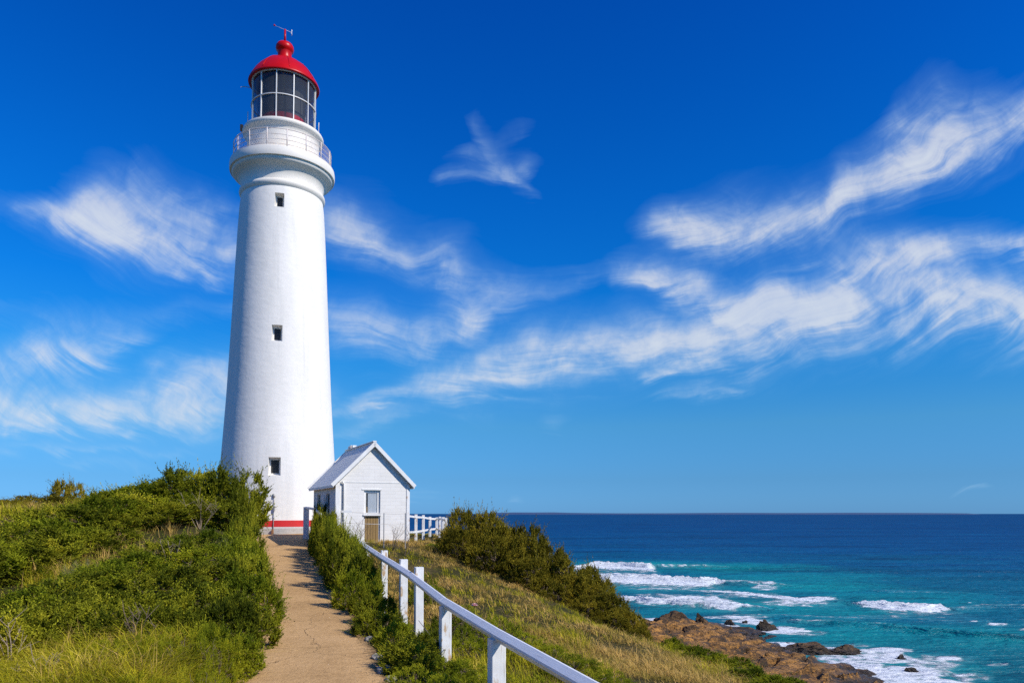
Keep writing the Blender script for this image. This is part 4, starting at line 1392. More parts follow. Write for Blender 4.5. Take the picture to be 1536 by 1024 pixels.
def sprig_leaves(P0, Dr, L, nleaf, ll, lw, rng, tilt=(0.55, 1.0), tint=None):
    """leaf kites along sprigs: base points P0, directions Dr, lengths L -> verts, quads, tint"""
    n = len(P0)
    ref = np.where(np.abs(Dr[:, 2:3]) < .9, np.array([[0, 0, 1.]]), np.array([[1., 0, 0]]))
    U = norm(np.cross(Dr, ref)); Wv = np.cross(Dr, U)
    t = np.linspace(0.12, 1.0, nleaf)[None, :] + rng.uniform(-.04, .04, (n, nleaf))
    ang = np.arange(nleaf)[None, :] * 2.399 + rng.uniform(0, 6.28, (n, 1))
    rad = U[:, None] * np.cos(ang)[..., None] + Wv[:, None] * np.sin(ang)[..., None]
    ti = rng.uniform(*tilt, (n, nleaf)) * (1.15 - .75 * t)
    ld = Dr[:, None] * np.cos(ti)[..., None] + rad * np.sin(ti)[..., None]
    base = P0[:, None] + Dr[:, None] * (t * L[:, None])[..., None]
    side = norm(np.cross(ld, rad + 1e-4) + rng.normal(0, .35, ld.shape))
    s = (rng.uniform(.7, 1.25, (n, nleaf)) * (1.1 - .35 * t))[..., None]
    a = base; c = base + ld * ll * s
    m = base + ld * ll * s * .5
    b = m + side * lw * s * .5; d = m - side * lw * s * .5
    V = np.stack([a, b, c, d], 2).reshape(-1, 3)
    Q = np.arange(len(V)).reshape(-1, 4)
    tn = (tint[:, None] if tint is not None else rng.uniform(0, 1, (n, 1))) * .65 + rng.uniform(0, .35, (n, nleaf))
    return V, Q, np.repeat(tn.ravel(), 4)


def shrub_mesh(name, seed, nsp=1700, nleaf=13, sl=.17, ll=.05, lw=.021, nl=13, upb=.75, flat=1.0, spike=.16, tuft=9, mat='leaf_dark', lobe=(.22, .40)):
    rng = np.random.default_rng(seed)
    # lobes fill a unit half-ellipsoid
    C, Rr = [], []
    for i in range(nl):
        a = rng.uniform(0, 6.283); q = math.sqrt(rng.uniform(0, 1)) * .78
        r = rng.uniform(*lobe)
        z = rng.uniform(.12, max(.2, (1 - q * q) ** .5 - r * .55))
        C.append((q * math.cos(a) * (1 - r * .35), q * math.sin(a) * (1 - r * .35), z)); Rr.append(r)
    C = np.array(C); Rr = np.array(Rr)
    k = rng.choice(nl, nsp * 6, p=Rr ** 2 / (Rr ** 2).sum())
    nrm = norm(rng.normal(0, 1, (nsp * 6, 3)))
    u = 1 - np.abs(rng.normal(0, .10, nsp * 6))
    pt = C[k] + nrm * (Rr[k] * u)[:, None]
    ok = pt[:, 2] > .0
    dd = np.linalg.norm(pt[:, None] - C[None], axis=2) / Rr[None]
    dd[np.arange(len(k)), k] = 9
    ok &= (dd.min(1) > .97)
    pt = pt[ok][:nsp]; nrm = nrm[ok][:nsp]; kk = k[ok][:nsp]; lt_ = rng.uniform(-.42, .38, nl)
    n = len(pt)
    pt = pt / np.array([np.quantile(np.hypot(pt[:, 0], pt[:, 1]), .96)] * 2 + [np.quantile(pt[:, 2], .985)]); C = C * np.array([.9, .9, .95])
    up = np.array([0, 0, 1.0])
    # sprigs stand in tufts with gaps between them
    nt_ = max(8, n // tuft); cid = rng.integers(0, nt_, n)
    cd = norm(nrm[:nt_] * .8 + up * upb + rng.normal(0, .25, (nt_, 3)))
    pt = pt[cid] + rng.normal(0, .035, (n, 3)); nrm = nrm[cid]; kk = kk[cid]
    D_ = norm(cd[cid] + rng.normal(0, .38, (n, 3)))
    tt_ = rng.normal(0, .14, nt_)[cid]
    L = sl * rng.uniform(.6, 1.3, n)
    sp = rng.uniform(0, 1, n) < spike
    L[sp] *= rng.uniform(1.3, 2.6, sp.sum())
    tint = np.clip(fbm(pt[:, 0] * 3 + 5, pt[:, 2] * 3 + pt[:, 1] * 2, seed, 3) * 1.1 - .05 + lt_[kk] + tt_ + rng.normal(0, .12, n), 0, 1)
    base = pt - D_ * (np.minimum(L, sl * 1.2) * .55)[:, None]
    V, Q, T = sprig_leaves(base, D_, L, nleaf, ll, lw, rng, tint=tint)
    V[:, 2] *= flat
    me = mesh_np(name, V, Q, attrs={'tint': T})
    me.materials.append(M[mat])
    # woody branches
    bm = bmesh.new()
    for i in range(nl):
        p1 = Vector(C[i]); p1.z *= flat
        p0 = Vector((p1.x * .25, p1.y * .25, -.15)); md = p0.lerp(p1, .55) + Vector(rng.normal(0, .05, 3))
        tube(bm, [p0, md, p1], [.030, .022, .010], 5)
        for j in range(5):
            e = p1 + Vector(nrm[rng.integers(0, n)]) * Rr[i] * .95; e.z = max(e.z, .02)
            tube(bm, [md.lerp(p1, rng.uniform(.2, 1)), p1.lerp(e, .6) + Vector(rng.normal(0, .03, 3)), e], [.011, .008, .004], 4)
    bme = bpy.data.meshes.new('branches'); bm.to_mesh(bme); bm.free()
    bme.materials.append(M['bark'])
    return me, bme


SH_V = {
    'dark': [shrub_mesh('shrub_dark', 100 + i, 2000, 15, .21, .062, .030, 17, .7, spike=.22, mat='leaf_dark') for i in range(3)],
    'bright': [shrub_mesh('shrub_bright', 120 + i, 2200, 14, .18, .056, .028, 18, .7, spike=.18, mat='leaf_bright') for i in range(3)],
    'olive': [shrub_mesh('shrub_olive', 140 + i, 2600, 15, .18, .054, .024, 18, .8, spike=.14, lobe=(.26, .44), mat='leaf_olive') for i in range(3)],
    'grey': [shrub_mesh('shrub_grey', 160 + i, 1500, 14, .22, .06, .008, 10, 1.2, spike=.2, mat='leaf_grey') for i in range(1)],
    'low': [shrub_mesh('shrub_low', 180 + i, 2600, 12, .09, .036, .016, 26, .8, mat='leaf_bright', lobe=(.16, .30)) for i in range(2)],
    'lime': [shrub_mesh('shrub_lime', 190 + i, 1500, 12, .14, .040, .013, 20, .9, mat='leaf_lime', spike=.25, lobe=(.18, .32)) for i in range(2)],
    'far': [shrub_mesh('shrub_far', 200 + i, 1200, 12, .24, .085, .035, 12, .8, mat='leaf_olive', tuft=3) for i in range(1)],
}
NSH = [0]


def shrub(kind, px, pt, Y, wpx, label, group=None, rs=1.0, minh=.4, dx=0.0, depth=1.0):
    """a shrub whose top stands at picture height pt at distance Y, half width wpx"""
    p = P(px, pt, Y)
    x = p.x + dx
    g = tz(x, Y)
    h = max(p.z - g, minh)
    w = wpx * Y / F
    i = NSH[0]; NSH[0] += 1
    vs = SH_V[kind]; me, bme = vs[i % len(vs)]
    root = empty('shrub', (x, Y, g - .05), (i * 2.399) % 6.283)
    tag(root, label, 'shrub', group)
    f_ = link('foliage', me, None, root); b_ = link('branches', bme, None, root)
    w = max(w, .35)
    root.scale = (w * (1.02 + .14 * ((i * 7) % 5) / 4), w * 1.08 * depth, (h + .05) / 1.05)
    root.rotation_euler[0] = .10 * math.sin(i * 1.7); root.rotation_euler[1] = .10 * math.cos(i * 2.3)
    return root


G1 = 'dark shrubs along the ridge top of the bank'
l1 = 'dense dark green shrub in the row along the top ridge of the bank'
shrub('dark', 345, 708, 27.8, 50, 'tallest bushy dark green shrub right against the white tower wall')
shrub('dark', 362, 744, 26.2, 22, 'spiky dark shrub overlapping the tower just above the path fence posts')
shrub('dark', 298, 706, 28.4, 54, 'dark shrub crowning the bank next to the tallest shrub by the tower')
for kd, a in (('dark', (258, 716, 27, 56)), ('bright', (225, 727, 26.2, 58)), ('dark', (188, 738, 25, 60)), ('bright', (150, 748, 23.8, 62)), ('dark', (112, 763, 22.4, 66)), ('bright', (72, 778, 20.6, 70)), ('dark', (28, 795, 18.8, 74)), ('bright', (-25, 808, 17.4, 78)), ('dark', (-80, 815, 16.4, 80))):
    shrub(kd, *a, l1, G1)
G2 = 'shrubs on the shaded face below the ridge'
l2 = 'dark shrub on the shaded face just below the top row of the bank'
for a in ((330, 752, 26, 50), (285, 748, 26.2, 54), (240, 760, 25, 54), (190, 776, 23.6, 56), (140, 790, 22.2, 58), (92, 808, 20.6, 62), (40, 826, 18.6, 66), (-15, 840, 17, 70)):
    shrub('dark', *a, l2, G2, minh=.55)
G3 = 'green shrubs overhanging the bank edge of the path'
l3 = 'green shrub overhanging the edge of the path on the bank side'
for kd, a in (('dark', (364, 778, 24.2, 22)), ('dark', (361, 792, 21.6, 32)), ('bright', (364, 812, 19.2, 38)), ('dark', (372, 836, 16.8, 42)), ('bright', (364, 862, 14.6, 52)), ('dark', (356, 900, 12.6, 56)), ('bright', (340, 940, 11, 50))):
    shrub(kd, *a, l3, G3)
G4 = 'dark shrubs forming the middle mass of the bank'
l4 = 'dark green shrub in the middle mass of the bank behind the foreground grass'
for kd, a in (('bright', (312, 798, 20.4, 56)), ('dark', (255, 812, 18.8, 60)), ('bright', (310, 822, 18, 60)), ('bright', (200, 832, 16.6, 66)), ('dark', (292, 848, 15.8, 66)), ('dark', (225, 856, 15, 70)), ('bright', (145, 852, 14.8, 72)), ('dark', (82, 872, 13.6, 76)),
              ('bright', (10, 888, 12.6, 80)), ('dark', (-70, 884, 12.6, 84)), ('dark', (300, 884, 13.4, 64)), ('dark', (225, 892, 13, 66)), ('dark', (150, 896, 12.6, 70)), ('dark', (70, 914, 11.8, 74)), ('dark', (-10, 925, 11.2, 78)), ('dark', (190, 915, 11.8, 60)), ('dark', (275, 912, 12, 56))):
    shrub(kd, *a, l4, G4)
shrub('grey', 338, 806, 20.0, 26, 'pale grey green shrub among darker shrubs on the bank above the path edge')
shrub('grey', 125, 838, 16.4, 34, 'pale grey green shrub low on the open grassy part of the bank')
shrub('far', 105, 724, 46, 24, 'lone flat topped bush on the far skyline of the bank', rs=1)
G5 = 'olive bushes on the far slope'
for a in ((60, 745, 43, 36), (15, 752, 40, 44), (-40, 760, 38, 50), (152, 743, 42, 30), (110, 748, 44, 40), (200, 740, 38, 40)):
    shrub('far', *a, 'olive bush on the distant slope at the far end of the bank', G5)

# hedge on the sea side of the path
G6 = 'green shrubs of the hedge along the sea side of the path'
l6 = 'dense green hedge shrub lining the sea side of the path'
shrub('dark', 478, 757, 33, 12, 'small round shrub against the hut side wall at the top of the hedge')
HT = [(31, 770), (29, 773), (27, 778), (25, 785), (23, 794), (21, 804), (19, 820), (17.4, 840), (16.2, 872), (15.2, 898), (14.2, 922), (13, 942), (11.9, 964), (10.9, 984), (10.0, 1004)]
hy = 29.8; hi = 0
while hy > 9.6:
    hpx = 768 + (float(path_cx(hy) + path_hw(hy)) + (.30 if hy > 15 else .46 if hy > 12.6 else .58) + .14 * math.sin(hi * 2.1)) / hy * F
    htop = float(np.interp(-hy, [-a for a, b in HT], [b for a, b in HT])) + (5, -4, 2, -1, 6)[hi % 5] * 15 / hy
    kd, a = ('dark', 'dark', 'bright', 'dark')[hi % 4], (hpx, htop, hy, (.40 + .05 * (hi % 3)) * F / hy)
    hi += 1; hy -= .92
    shrub(kd, *a, l6, G6)
G7 = 'low green shrubs around the feet of the handrail fence'
l7 = 'low bright green shrub around the posts of the near handrail fence'
for a in ((612, 962, 11.9, 46), (640, 984, 11.0, 50), (620, 1000, 10.0, 50), (690, 990, 10.4, 50), (655, 1012, 9.4, 55), (740, 1012, 9.5, 55), (606, 938, 15.2, 30), (640, 950, 13.6, 38), (588, 918, 16.8, 26), (700, 958, 12.2, 44), (800, 1020, 9.3, 60), (700, 1040, 8.2, 60), (640, 1050, 8.2, 55)):
    shrub('low', *a, l7, G7, minh=.28)
G8 = 'low green clumps on the grassy slope'
l8 = 'low green clump growing among dry grass on the seaward slope'
for a in ((690, 908, 15.5, 36), (745, 925, 14, 40), (715, 928, 13.4, 40), (790, 948, 12.8, 44), (850, 985, 11.2, 50), (640, 862, 20, 26), (900, 1005, 10.6, 50), (830, 968, 12.2, 40), (655, 818, 31, 22)):
    shrub('low', *a, l8, G8, minh=.22)

# olive bushes on the crest
G9 = 'olive bushes along the cliff crest'
l9 = 'olive brown bush in the row descending along the cliff crest'
shrub('olive', 700, 767, 31.5, 36, 'big rounded olive bush at the top of the crest row near the clifftop fence')
for a in ((735, 772, 31, 42), (775, 790, 30, 44), (815, 812, 29.2, 44), (852, 838, 28.3, 42), (885, 864, 27.3, 40), (915, 890, 26.3, 36), (940, 916, 25.5, 28), (690, 795, 30, 26), (735, 806, 29.3, 40), (785, 836, 28, 42), (835, 866, 27, 40), (880, 895, 26, 36), (915, 920, 25, 30), (960, 940, 24.6, 20)):
    shrub('olive', *a, l9, G9)
G10 = 'green shrubs on the lower cliff edge'
l10 = 'fresh green shrub on the lower cliff edge above the rock shelf'
for a in ((1000, 958, 22.0, 30), (1035, 970, 20.2, 34), (1068, 984, 18.4, 36), (1100, 998, 16.6, 38), (1130, 1010, 15, 42), (1165, 1024, 13.6, 46), (1060, 1000, 16.8, 34)):
    shrub('bright', *a, l10, G10, minh=.3)


G11 = 'low yellow green clumps in the foreground of the bank'
for a in ((322, 940, 10.4, 46), (262, 944, 10.4, 44), (196, 956, 10.2, 44), (120, 972, 10.0, 44), (40, 990, 9.6, 46), (300, 990, 8.9, 44), (215, 1010, 8.6, 44)):
    shrub('lime', *a, 'low yellow green clump at the very front of the bank among long grass', G11, minh=.3)


# bare twigs
def twigs(px, pb, pt, Y, n, spread, label, mat='deadwood', lean=0.0):
    b = P(px, pb, Y); t = P(px, pt, Y)
    g = tz(b.x, Y); h = t.z - g
    rnd = random.Random(int(px * 7 + pb))
    bm = bmesh.new()
    for i in range(n):
        a = rnd.uniform(0, 6.28); s = rnd.uniform(.15, 1) * spread * h
        e = Vector((math.cos(a) * s + lean * h, math.sin(a) * s * .6, h * rnd.uniform(.6, 1)))
        md = e * .5 + Vector((rnd.uniform(-.08, .08), rnd.uniform(-.08, .08), .05)) * h
        tube(bm, [(rnd.uniform(-.05, .05), 0, -.1), md, e], [.011, .007, .003], 5)
        for j in range(4):
            s0 = md.lerp(e, rnd.uniform(0, .9)); d = Vector((rnd.uniform(-.25, .25), rnd.uniform(-.2, .2), rnd.uniform(.1, .3))) * h
            tube(bm, [s0, s0 + d * .5, s0 + d], [.005, .004, .002], 4)
    o = obj('bare_twigs', bm, M[mat], None)
    o.location = (b.x, Y, g)
    tag(o, label, 'twigs', 'dry twigs on the slopes')
    return o


twigs(536, 800, 772, 27.3, 7, .35, 'bare brown twigs in front of the hut wall left of its door', 'bark')
twigs(590, 812, 786, 29.0, 8, .7, 'spreading bare twigs at the foot of the hut right of its door', 'bark', .3)
twigs(606, 812, 796, 28.5, 5, .7, 'small bare twig at the front corner of the hut', 'bark', .3)
twigs(255, 830, 808, 18.0, 5, 1.2, 'pale dead branch sticking out of the bank shrubs', lean=.3)
twigs(300, 770, 738, 25.0, 8, .8, 'bleached twigs among the shrubs near the tower')
twigs(20, 950, 925, 10.6, 6, .9, 'dry bent twigs above the foreground grass of the bank')
twigs(60, 1000, 975, 9.5, 7, 1.3, 'bleached twigs lying across the nearest grass of the bank')
twigs(205, 935, 912, 11.3, 7, .5, 'reddish dry stems between the shrubs and the foreground grass', 'bark')

# pink flower and yellow plant
p = P(712, 912, 14.2)
fl = empty('pink_flower', (p.x, p.y, tz(p.x, p.y)))
tag(fl, 'single pink flower head standing in green clumps beyond the handrail', 'flower')
hgt = P(712, 909, 14.2).z - fl.location.z
bm = bmesh.new(); tube(bm, [(0, 0, -.05), (.02, 0, hgt * .6), (0, 0, hgt)], .012, 6); obj('stem', bm, M['yellowleaf'], fl)
bm = bmesh.new()
for ring, (nn, tl, rl) in enumerate(((10, 1.2, .085), (8, .75, .08), (6, .3, .07))):
    for i in range(nn):
        a = i * 6.283 / nn + ring * .4
        d = Vector((math.cos(a) * math.sin(tl), math.sin(a) * math.sin(tl), math.cos(tl))); s = Vector((-math.sin(a), math.cos(a), 0)) * .022
        o_ = Vector((0, 0, hgt))
        v4 = [bm.verts.new(q) for q in (o_, o_ + d * rl * .6 + s, o_ + d * rl, o_ + d * rl * .6 - s)]
        bm.faces.new(v4)
obj('petals', bm, M['petal'], fl)
p = P(517, 835, 21.6)
yl = empty('yellow_plant', (p.x, p.y, tz(p.x, p.y)))
tag(yl, 'yellowing leafy stem in front of the dark hedge beside the path', 'plant')
zt_ = P(517, 816, 21.6).z - yl.location.z
rng = np.random.default_rng(5)
n = 26
b0 = np.c_[rng.normal(0, .07, n), rng.normal(0, .07, n), rng.uniform(zt_ * .45, zt_ * .9, n)]
V, Q, T = sprig_leaves(b0, norm(np.c_[rng.normal(0, .3, (n, 2)), np.ones(n)]), np.full(n, .18), 14, .06, .022, rng)
link('leaves', mesh_np('leaves', V, Q, attrs={'tint': T}), M['yellowleaf'], yl)
bm = bmesh.new(); tube(bm, [(0, 0, -.1), (.02, 0, zt_ * .5), (0, 0, zt_ * .9)], .012, 5); obj('stem', bm, M['bark'], yl)


# grass
def blades(x, y, h, w, lean, rng, out=None, curl=.5):
    n = len(x)
    z = terrain(x, y)
    a = rng.uniform(0, 6.283, n) if out is None else out + rng.normal(0, .7, n)
    fd = np.c_[np.cos(a), np.sin(a), np.zeros(n)]
    sd_ = np.c_[-np.sin(a), np.cos(a), np.zeros(n)]
    wind = np.array([-.08, .04, 0])
    ln = (lean * rng.uniform(.3, 1.5, n))[:, None]
    base = np.c_[x, y, z - .03]
    hh = h[:, None]
    m = base + np.array([0, 0, 1.]) * hh * .55 + (fd * ln * .35 + wind * .2) * hh
    t = base + np.array([0, 0, 1.]) * hh * (1 - .25 * ln) + (fd * ln * (1 + curl * .3) + wind * .7) * hh
    ww = w[:, None] * .5
    V = np.stack([base - sd_ * ww, base + sd_ * ww, m + sd_ * ww * .75, m - sd_ * ww * .75, t], 1).reshape(-1, 3)
    i0 = np.arange(n)[:, None] * 5
    Qd = i0 + np.array([[0, 1, 2, 3]]); Tr = i0 + np.array([[3, 2, 4]])
    return V, Qd, Tr


def grass(name, mat, regions, seed, label):
    rng = np.random.default_rng(seed)
    Vs, Qs, Ts, tn = [], [], [], []
    off = 0
    for (x0, x1, y0, y1, dens, hmin, hmax, w, lean, patch, thr, sgn) in regions:
        n = int((x1 - x0) * (y1 - y0) * dens)
        # clumped positions
        nc = max(1, n // 14)
        cx = rng.uniform(x0, x1, nc); cyy = rng.uniform(y0, y1, nc)
        k = rng.integers(0, nc, n)
        x = cx[k] + rng.normal(0, .055, n); y = cyy[k] + rng.normal(0, .055, n)
        d = np.abs(x - path_cx(y)) - path_hw(y)
        keep = (d > .12) & (poly_sd(x, y, CREST) < 2.2)
        pf = fbm(x * patch, y * patch, 77, 3)
        pr = sstep(thr - .1, thr + .1, pf) if sgn > 0 else 1 - sstep(thr - .1, thr + .1, pf)
        keep &= rng.uniform(0, 1, n) < pr * .97 + .03
        keep &= ~((y > 35.5) & (np.hypot(x - TX, y - TY) < 3.7))
        hx = (x - HL.x) * math.cos(HR) + (y - HL.y) * math.sin(HR); hy = -(x - HL.x) * math.sin(HR) + (y - HL.y) * math.cos(HR)
        keep &= ~((hx > -.05) & (hx < W * HS + .05) & (hy > -.05) & (hy < D * HS))
        x, y, k = x[keep], y[keep], k[keep]
        hc = rng.uniform(.5, 1.6, nc)[k]
        h = rng.uniform(hmin, hmax, len(x)) * hc
        V, Qd, Tr = blades(x, y, h, np.full(len(x), w) * rng.uniform(.7, 1.4, len(x)), lean, rng, np.arctan2(y - cyy[k], x - cx[k]))
        Vs.append(V); Qs.append(Qd + off); Ts.append(Tr + off); off += len(V)
        ct = rng.uniform(0, 1, nc)[k]
        tn.append(np.repeat(np.clip(ct * .75 + rng.uniform(-.1, .45, len(x)), 0, 1), 5))
    me = mesh_np(name, np.concatenate(Vs), np.concatenate(Qs), np.concatenate(Ts), {'tint': np.concatenate(tn)})
    o = link(name, me, M[mat])
    tag(o, label, 'grass', kind='stuff')
    return o


#        x0   x1   y0  y1  dens hmin hmax  w   lean patch thr sign
grass('dry_grass', 'grass_dry', [
    (-8, 7, 17, 36, 430, .07, .20, .013, 1.1, .45, .40, 1),
    (0.3, 6.5, 6.5, 17, 900, .07, .22, .009, 1.1, .45, .42, 1),
    (-7, -2, 36, 44, 160, .06, .14, .014, .7, .4, .40, 1),
    (-16, -8, 12, 24, 170, .25, .55, .011, .7, .5, .56, 1),
    (-10.5, -4.4, 6.5, 11.4, 200, .25, .60, .007, 1.0, .8, .55, 1),
    (-34, -14, 26, 52, 60, .25, .5, .022, .7, .3, .48, 1),
], 31, 'dry straw coloured grass over the hillside')
grass('green_grass', 'grass_green', [
    (-11, -3.7, 6.0, 9.0, 1300, .20, .44, .010, 1.3, .5, .25, 1),
    (-9.8, -4.2, 8.6, 11.4, 1300, .22, .50, .010, 1.3, .5, .25, 1),
    (-13, -8, 10.8, 18, 260, .25, .55, .010, .7, .5, .45, 1),
    (-4.2, 1.6, 6.0, 17, 620, .10, .30, .008, .8, .45, .60, -1),
    (-8, 5, 17, 36, 150, .08, .20, .012, .8, .45, .40, -1),
    (3.6, 7.5, 9, 24, 200, .12, .28, .011, .7, .45, .45, 1),
    (-7, -2, 36, 44, 200, .06, .12, .014, .7, .4, .45, -1),
    (-34, -14, 24, 52, 90, .2, .5, .022, .7, .3, .45, -1),
], 32, 'green and yellowish long grass over the bank and hillside')

def pebbles():
    rng = np.random.default_rng(12)
    n = 2600
    y = 6 + 32 * rng.uniform(0, 1, n) ** 1.7
    side = rng.choice([-1, 1], n, p=[.5, .5])
    u_ = 1 - np.abs(rng.normal(0, .16, n)); loose = rng.uniform(0, 1, n) < .28
    u_ = np.where(loose, rng.uniform(0, 1, n), u_)
    x = path_cx(y) + side * u_ * (path_hw(y) + .08)
    r = rng.uniform(.004, .013, n) * np.where(loose, .8, 1.1)
    z = path_z(y) + .03
    oc = np.array([(1, 0, 0), (0, 1, 0), (-1, 0, 0), (0, -1, 0), (0, 0, .7), (0, 0, -.7)], float)
    V = np.c_[x, y, z][:, None] + oc[None] * r[:, None, None] * rng.uniform(.6, 1.4, (n, 6, 1))
    T = np.array([(0, 1, 4), (1, 2, 4), (2, 3, 4), (3, 0, 4), (1, 0, 5), (2, 1, 5), (3, 2, 5), (0, 3, 5)])
    me = mesh_np('gravel', V.reshape(-1, 3), None, (np.arange(n)[:, None, None] * 6 + T[None]).reshape(-1, 3))
    o = link('gravel', me, pmat('loose gravel', (0.50, 0.36, 0.20), (0.20, 0.13, 0.07), 3.0, 0.9))
    tag(o, 'loose gravel and litter scattered over the sandy path', 'gravel', kind='stuff')


pebbles()

# pale kerb stones half buried along the hedge edge of the path
rnd = random.Random(4)
for i, (px, py, s) in enumerate(((588, 985, .10), (597, 1005, .12), (606, 1018, .09), (546, 905, .09), (500, 850, .10), (520, 880, .08), (572, 958, .09))):
    Yp = 2.917 / (0.0464 + (py - 770) / F)
    xx = float(path_cx(Yp) + path_hw(Yp)) + rnd.uniform(.0, .08)
    bm = bmesh.new(); bmesh.ops.create_icosphere(bm, subdivisions=3, radius=s)
    for v_ in bm.verts:
        v_.co *= 1 + .35 * mnoise.fractal(v_.co * 9 + Vector((i * 3., 0, 0)), 1, 2, 3)
        v_.co.z *= .7
    o = obj('edge_stone', bm, M['kerbstone'], None, True, R(45))
    o.location = (xx, Yp, float(path_z(Yp)) + .02)
    tag(o, 'pale stone half buried at the hedge side edge of the path', 'stone', 'pale stones along the path edge')

# ------------------------------------------------------------------ light and sky
SUN_EL, SUN_AZ = R(40), math.atan2(0.866, -0.50)      # azimuth clockwise from +Y
sd3 = Vector((math.sin(SUN_AZ) * math.cos(SUN_EL), math.cos(SUN_AZ) * math.cos(SUN_EL), math.sin(SUN_EL)))
sl_ = bpy.data.lights.new('sun', 'SUN'); sl_.energy = 4.9; sl_.angle = R(0.5); sl_.color = (1.0, 0.95, 0.86)
so = bpy.data.objects.new('sun', sl_); COL.objects.link(so)
so.rotation_euler = (-sd3).to_track_quat('-Z', 'Y').to_euler()

world = bpy.data.worlds.new('World'); sc.world = world; world.use_nodes = True
wt_ = NT(world.node_tree)
bg = world.node_tree.nodes['Background']
sky = wt_.new('ShaderNodeTexSky'); sky.sky_type = 'NISHITA'; sky.sun_disc = False
sky.sun_elevation = SUN_EL; sky.sun_rotation = SUN_AZ; sky.air_density = 1.0; sky.dust_density = 0.2; sky.ozone_density = 1.0
vec = wt_.new('ShaderNodeTexCoord').outputs['Generated']
sep = wt_.new('ShaderNodeSeparateXYZ'); wt_.l.new(vec, sep.inputs[0])
dy_ = wt_.math('MAXIMUM', sep.outputs[1], 0.02)
U_ = wt_.math('DIVIDE', sep.outputs[0], dy_); V_ = wt_.math('DIVIDE', sep.outputs[2], dy_)


def uv_of(px, py):
    d = ray(px, py); return d.x / d.y, d.z / d.y


U0, U1, VM = -1.2, 1.2, 1.0
comb = wt_.new('ShaderNodeCombineXYZ'); wt_.set(comb.inputs[0], U_); wt_.set(comb.inputs[1], V_)
# turbulence that frays the cloud edges
warpA = wt_.noise(comb.outputs[0], 6.0, 2.5, 0.45, 0.4, col=True)
warpB = wt_.noise(comb.outputs[0], 26.0, 4, 0.6, 0.3, col=True)
sA = wt_.new('ShaderNodeSeparateXYZ'); wt_.l.new(warpA, sA.inputs[0]); sB = wt_.new('ShaderNodeSeparateXYZ'); wt_.l.new(warpB, sB.inputs[0])


def warped(base, a, b, ka, kb):
    return wt_.math('ADD', base, wt_.math('ADD', wt_.math('MULTIPLY', wt_.math('SUBTRACT', a, .5), ka), wt_.math('MULTIPLY', wt_.math('SUBTRACT', b, .5), kb)))


Uw = warped(U_, sA.outputs[0], sB.outputs[0], .11, .004); Vw0 = warped(V_, sA.outputs[1], sB.outputs[1], .075, .003)
UN = wt_.maprange(Uw, U0, U1)
# fibres follow the sweep of the cirrus
Vs_ = wt_.math('SUBTRACT', Vw0, wt_.math('MULTIPLY', wt_.math('MULTIPLY', Uw, Uw), 0.50))
fc = wt_.new('ShaderNodeCombineXYZ'); wt_.set(fc.inputs[0], wt_.math('MULTIPLY', Uw, 4.0)); wt_.set(fc.inputs[1], wt_.math('MULTIPLY', Vs_, 26.0))
fib = wt_.noise(fc.outputs[0], 1.0, 9, 0.62, 0.45)
fc2 = wt_.new('ShaderNodeCombineXYZ'); wt_.set(fc2.inputs[0], wt_.math('MULTIPLY', Uw, 9.0)); wt_.set(fc2.inputs[1], wt_.math('MULTIPLY', Vs_, 105.0))
fib2 = wt_.noise(fc2.outputs[0], 1.0, 6, 0.62, 0.5)
puff = wt_.noise(comb.outputs[0], 8.0, 6, 0.6, 0.5)
Vw = wt_.math('ADD', Vw0, wt_.math('MULTIPLY', wt_.math('SUBTRACT', fib, .5), .07))


def fcurve(xsrc, pts):
    n = wt_.new('ShaderNodeFloatCurve')
    mp = n.mapping; cv = mp.curves[0]
    mp.extend = 'HORIZONTAL'
    pts = sorted(pts)
    cv.points[0].location = pts[0]; cv.points[1].location = pts[-1]
    for p_ in pts[1:-1]: cv.points.new(*p_)
    for p_ in cv.points: p_.handle_type = 'AUTO_CLAMPED'
    mp.update()
    wt_.set(n.inputs['Value'], xsrc)
    return n.outputs[0]


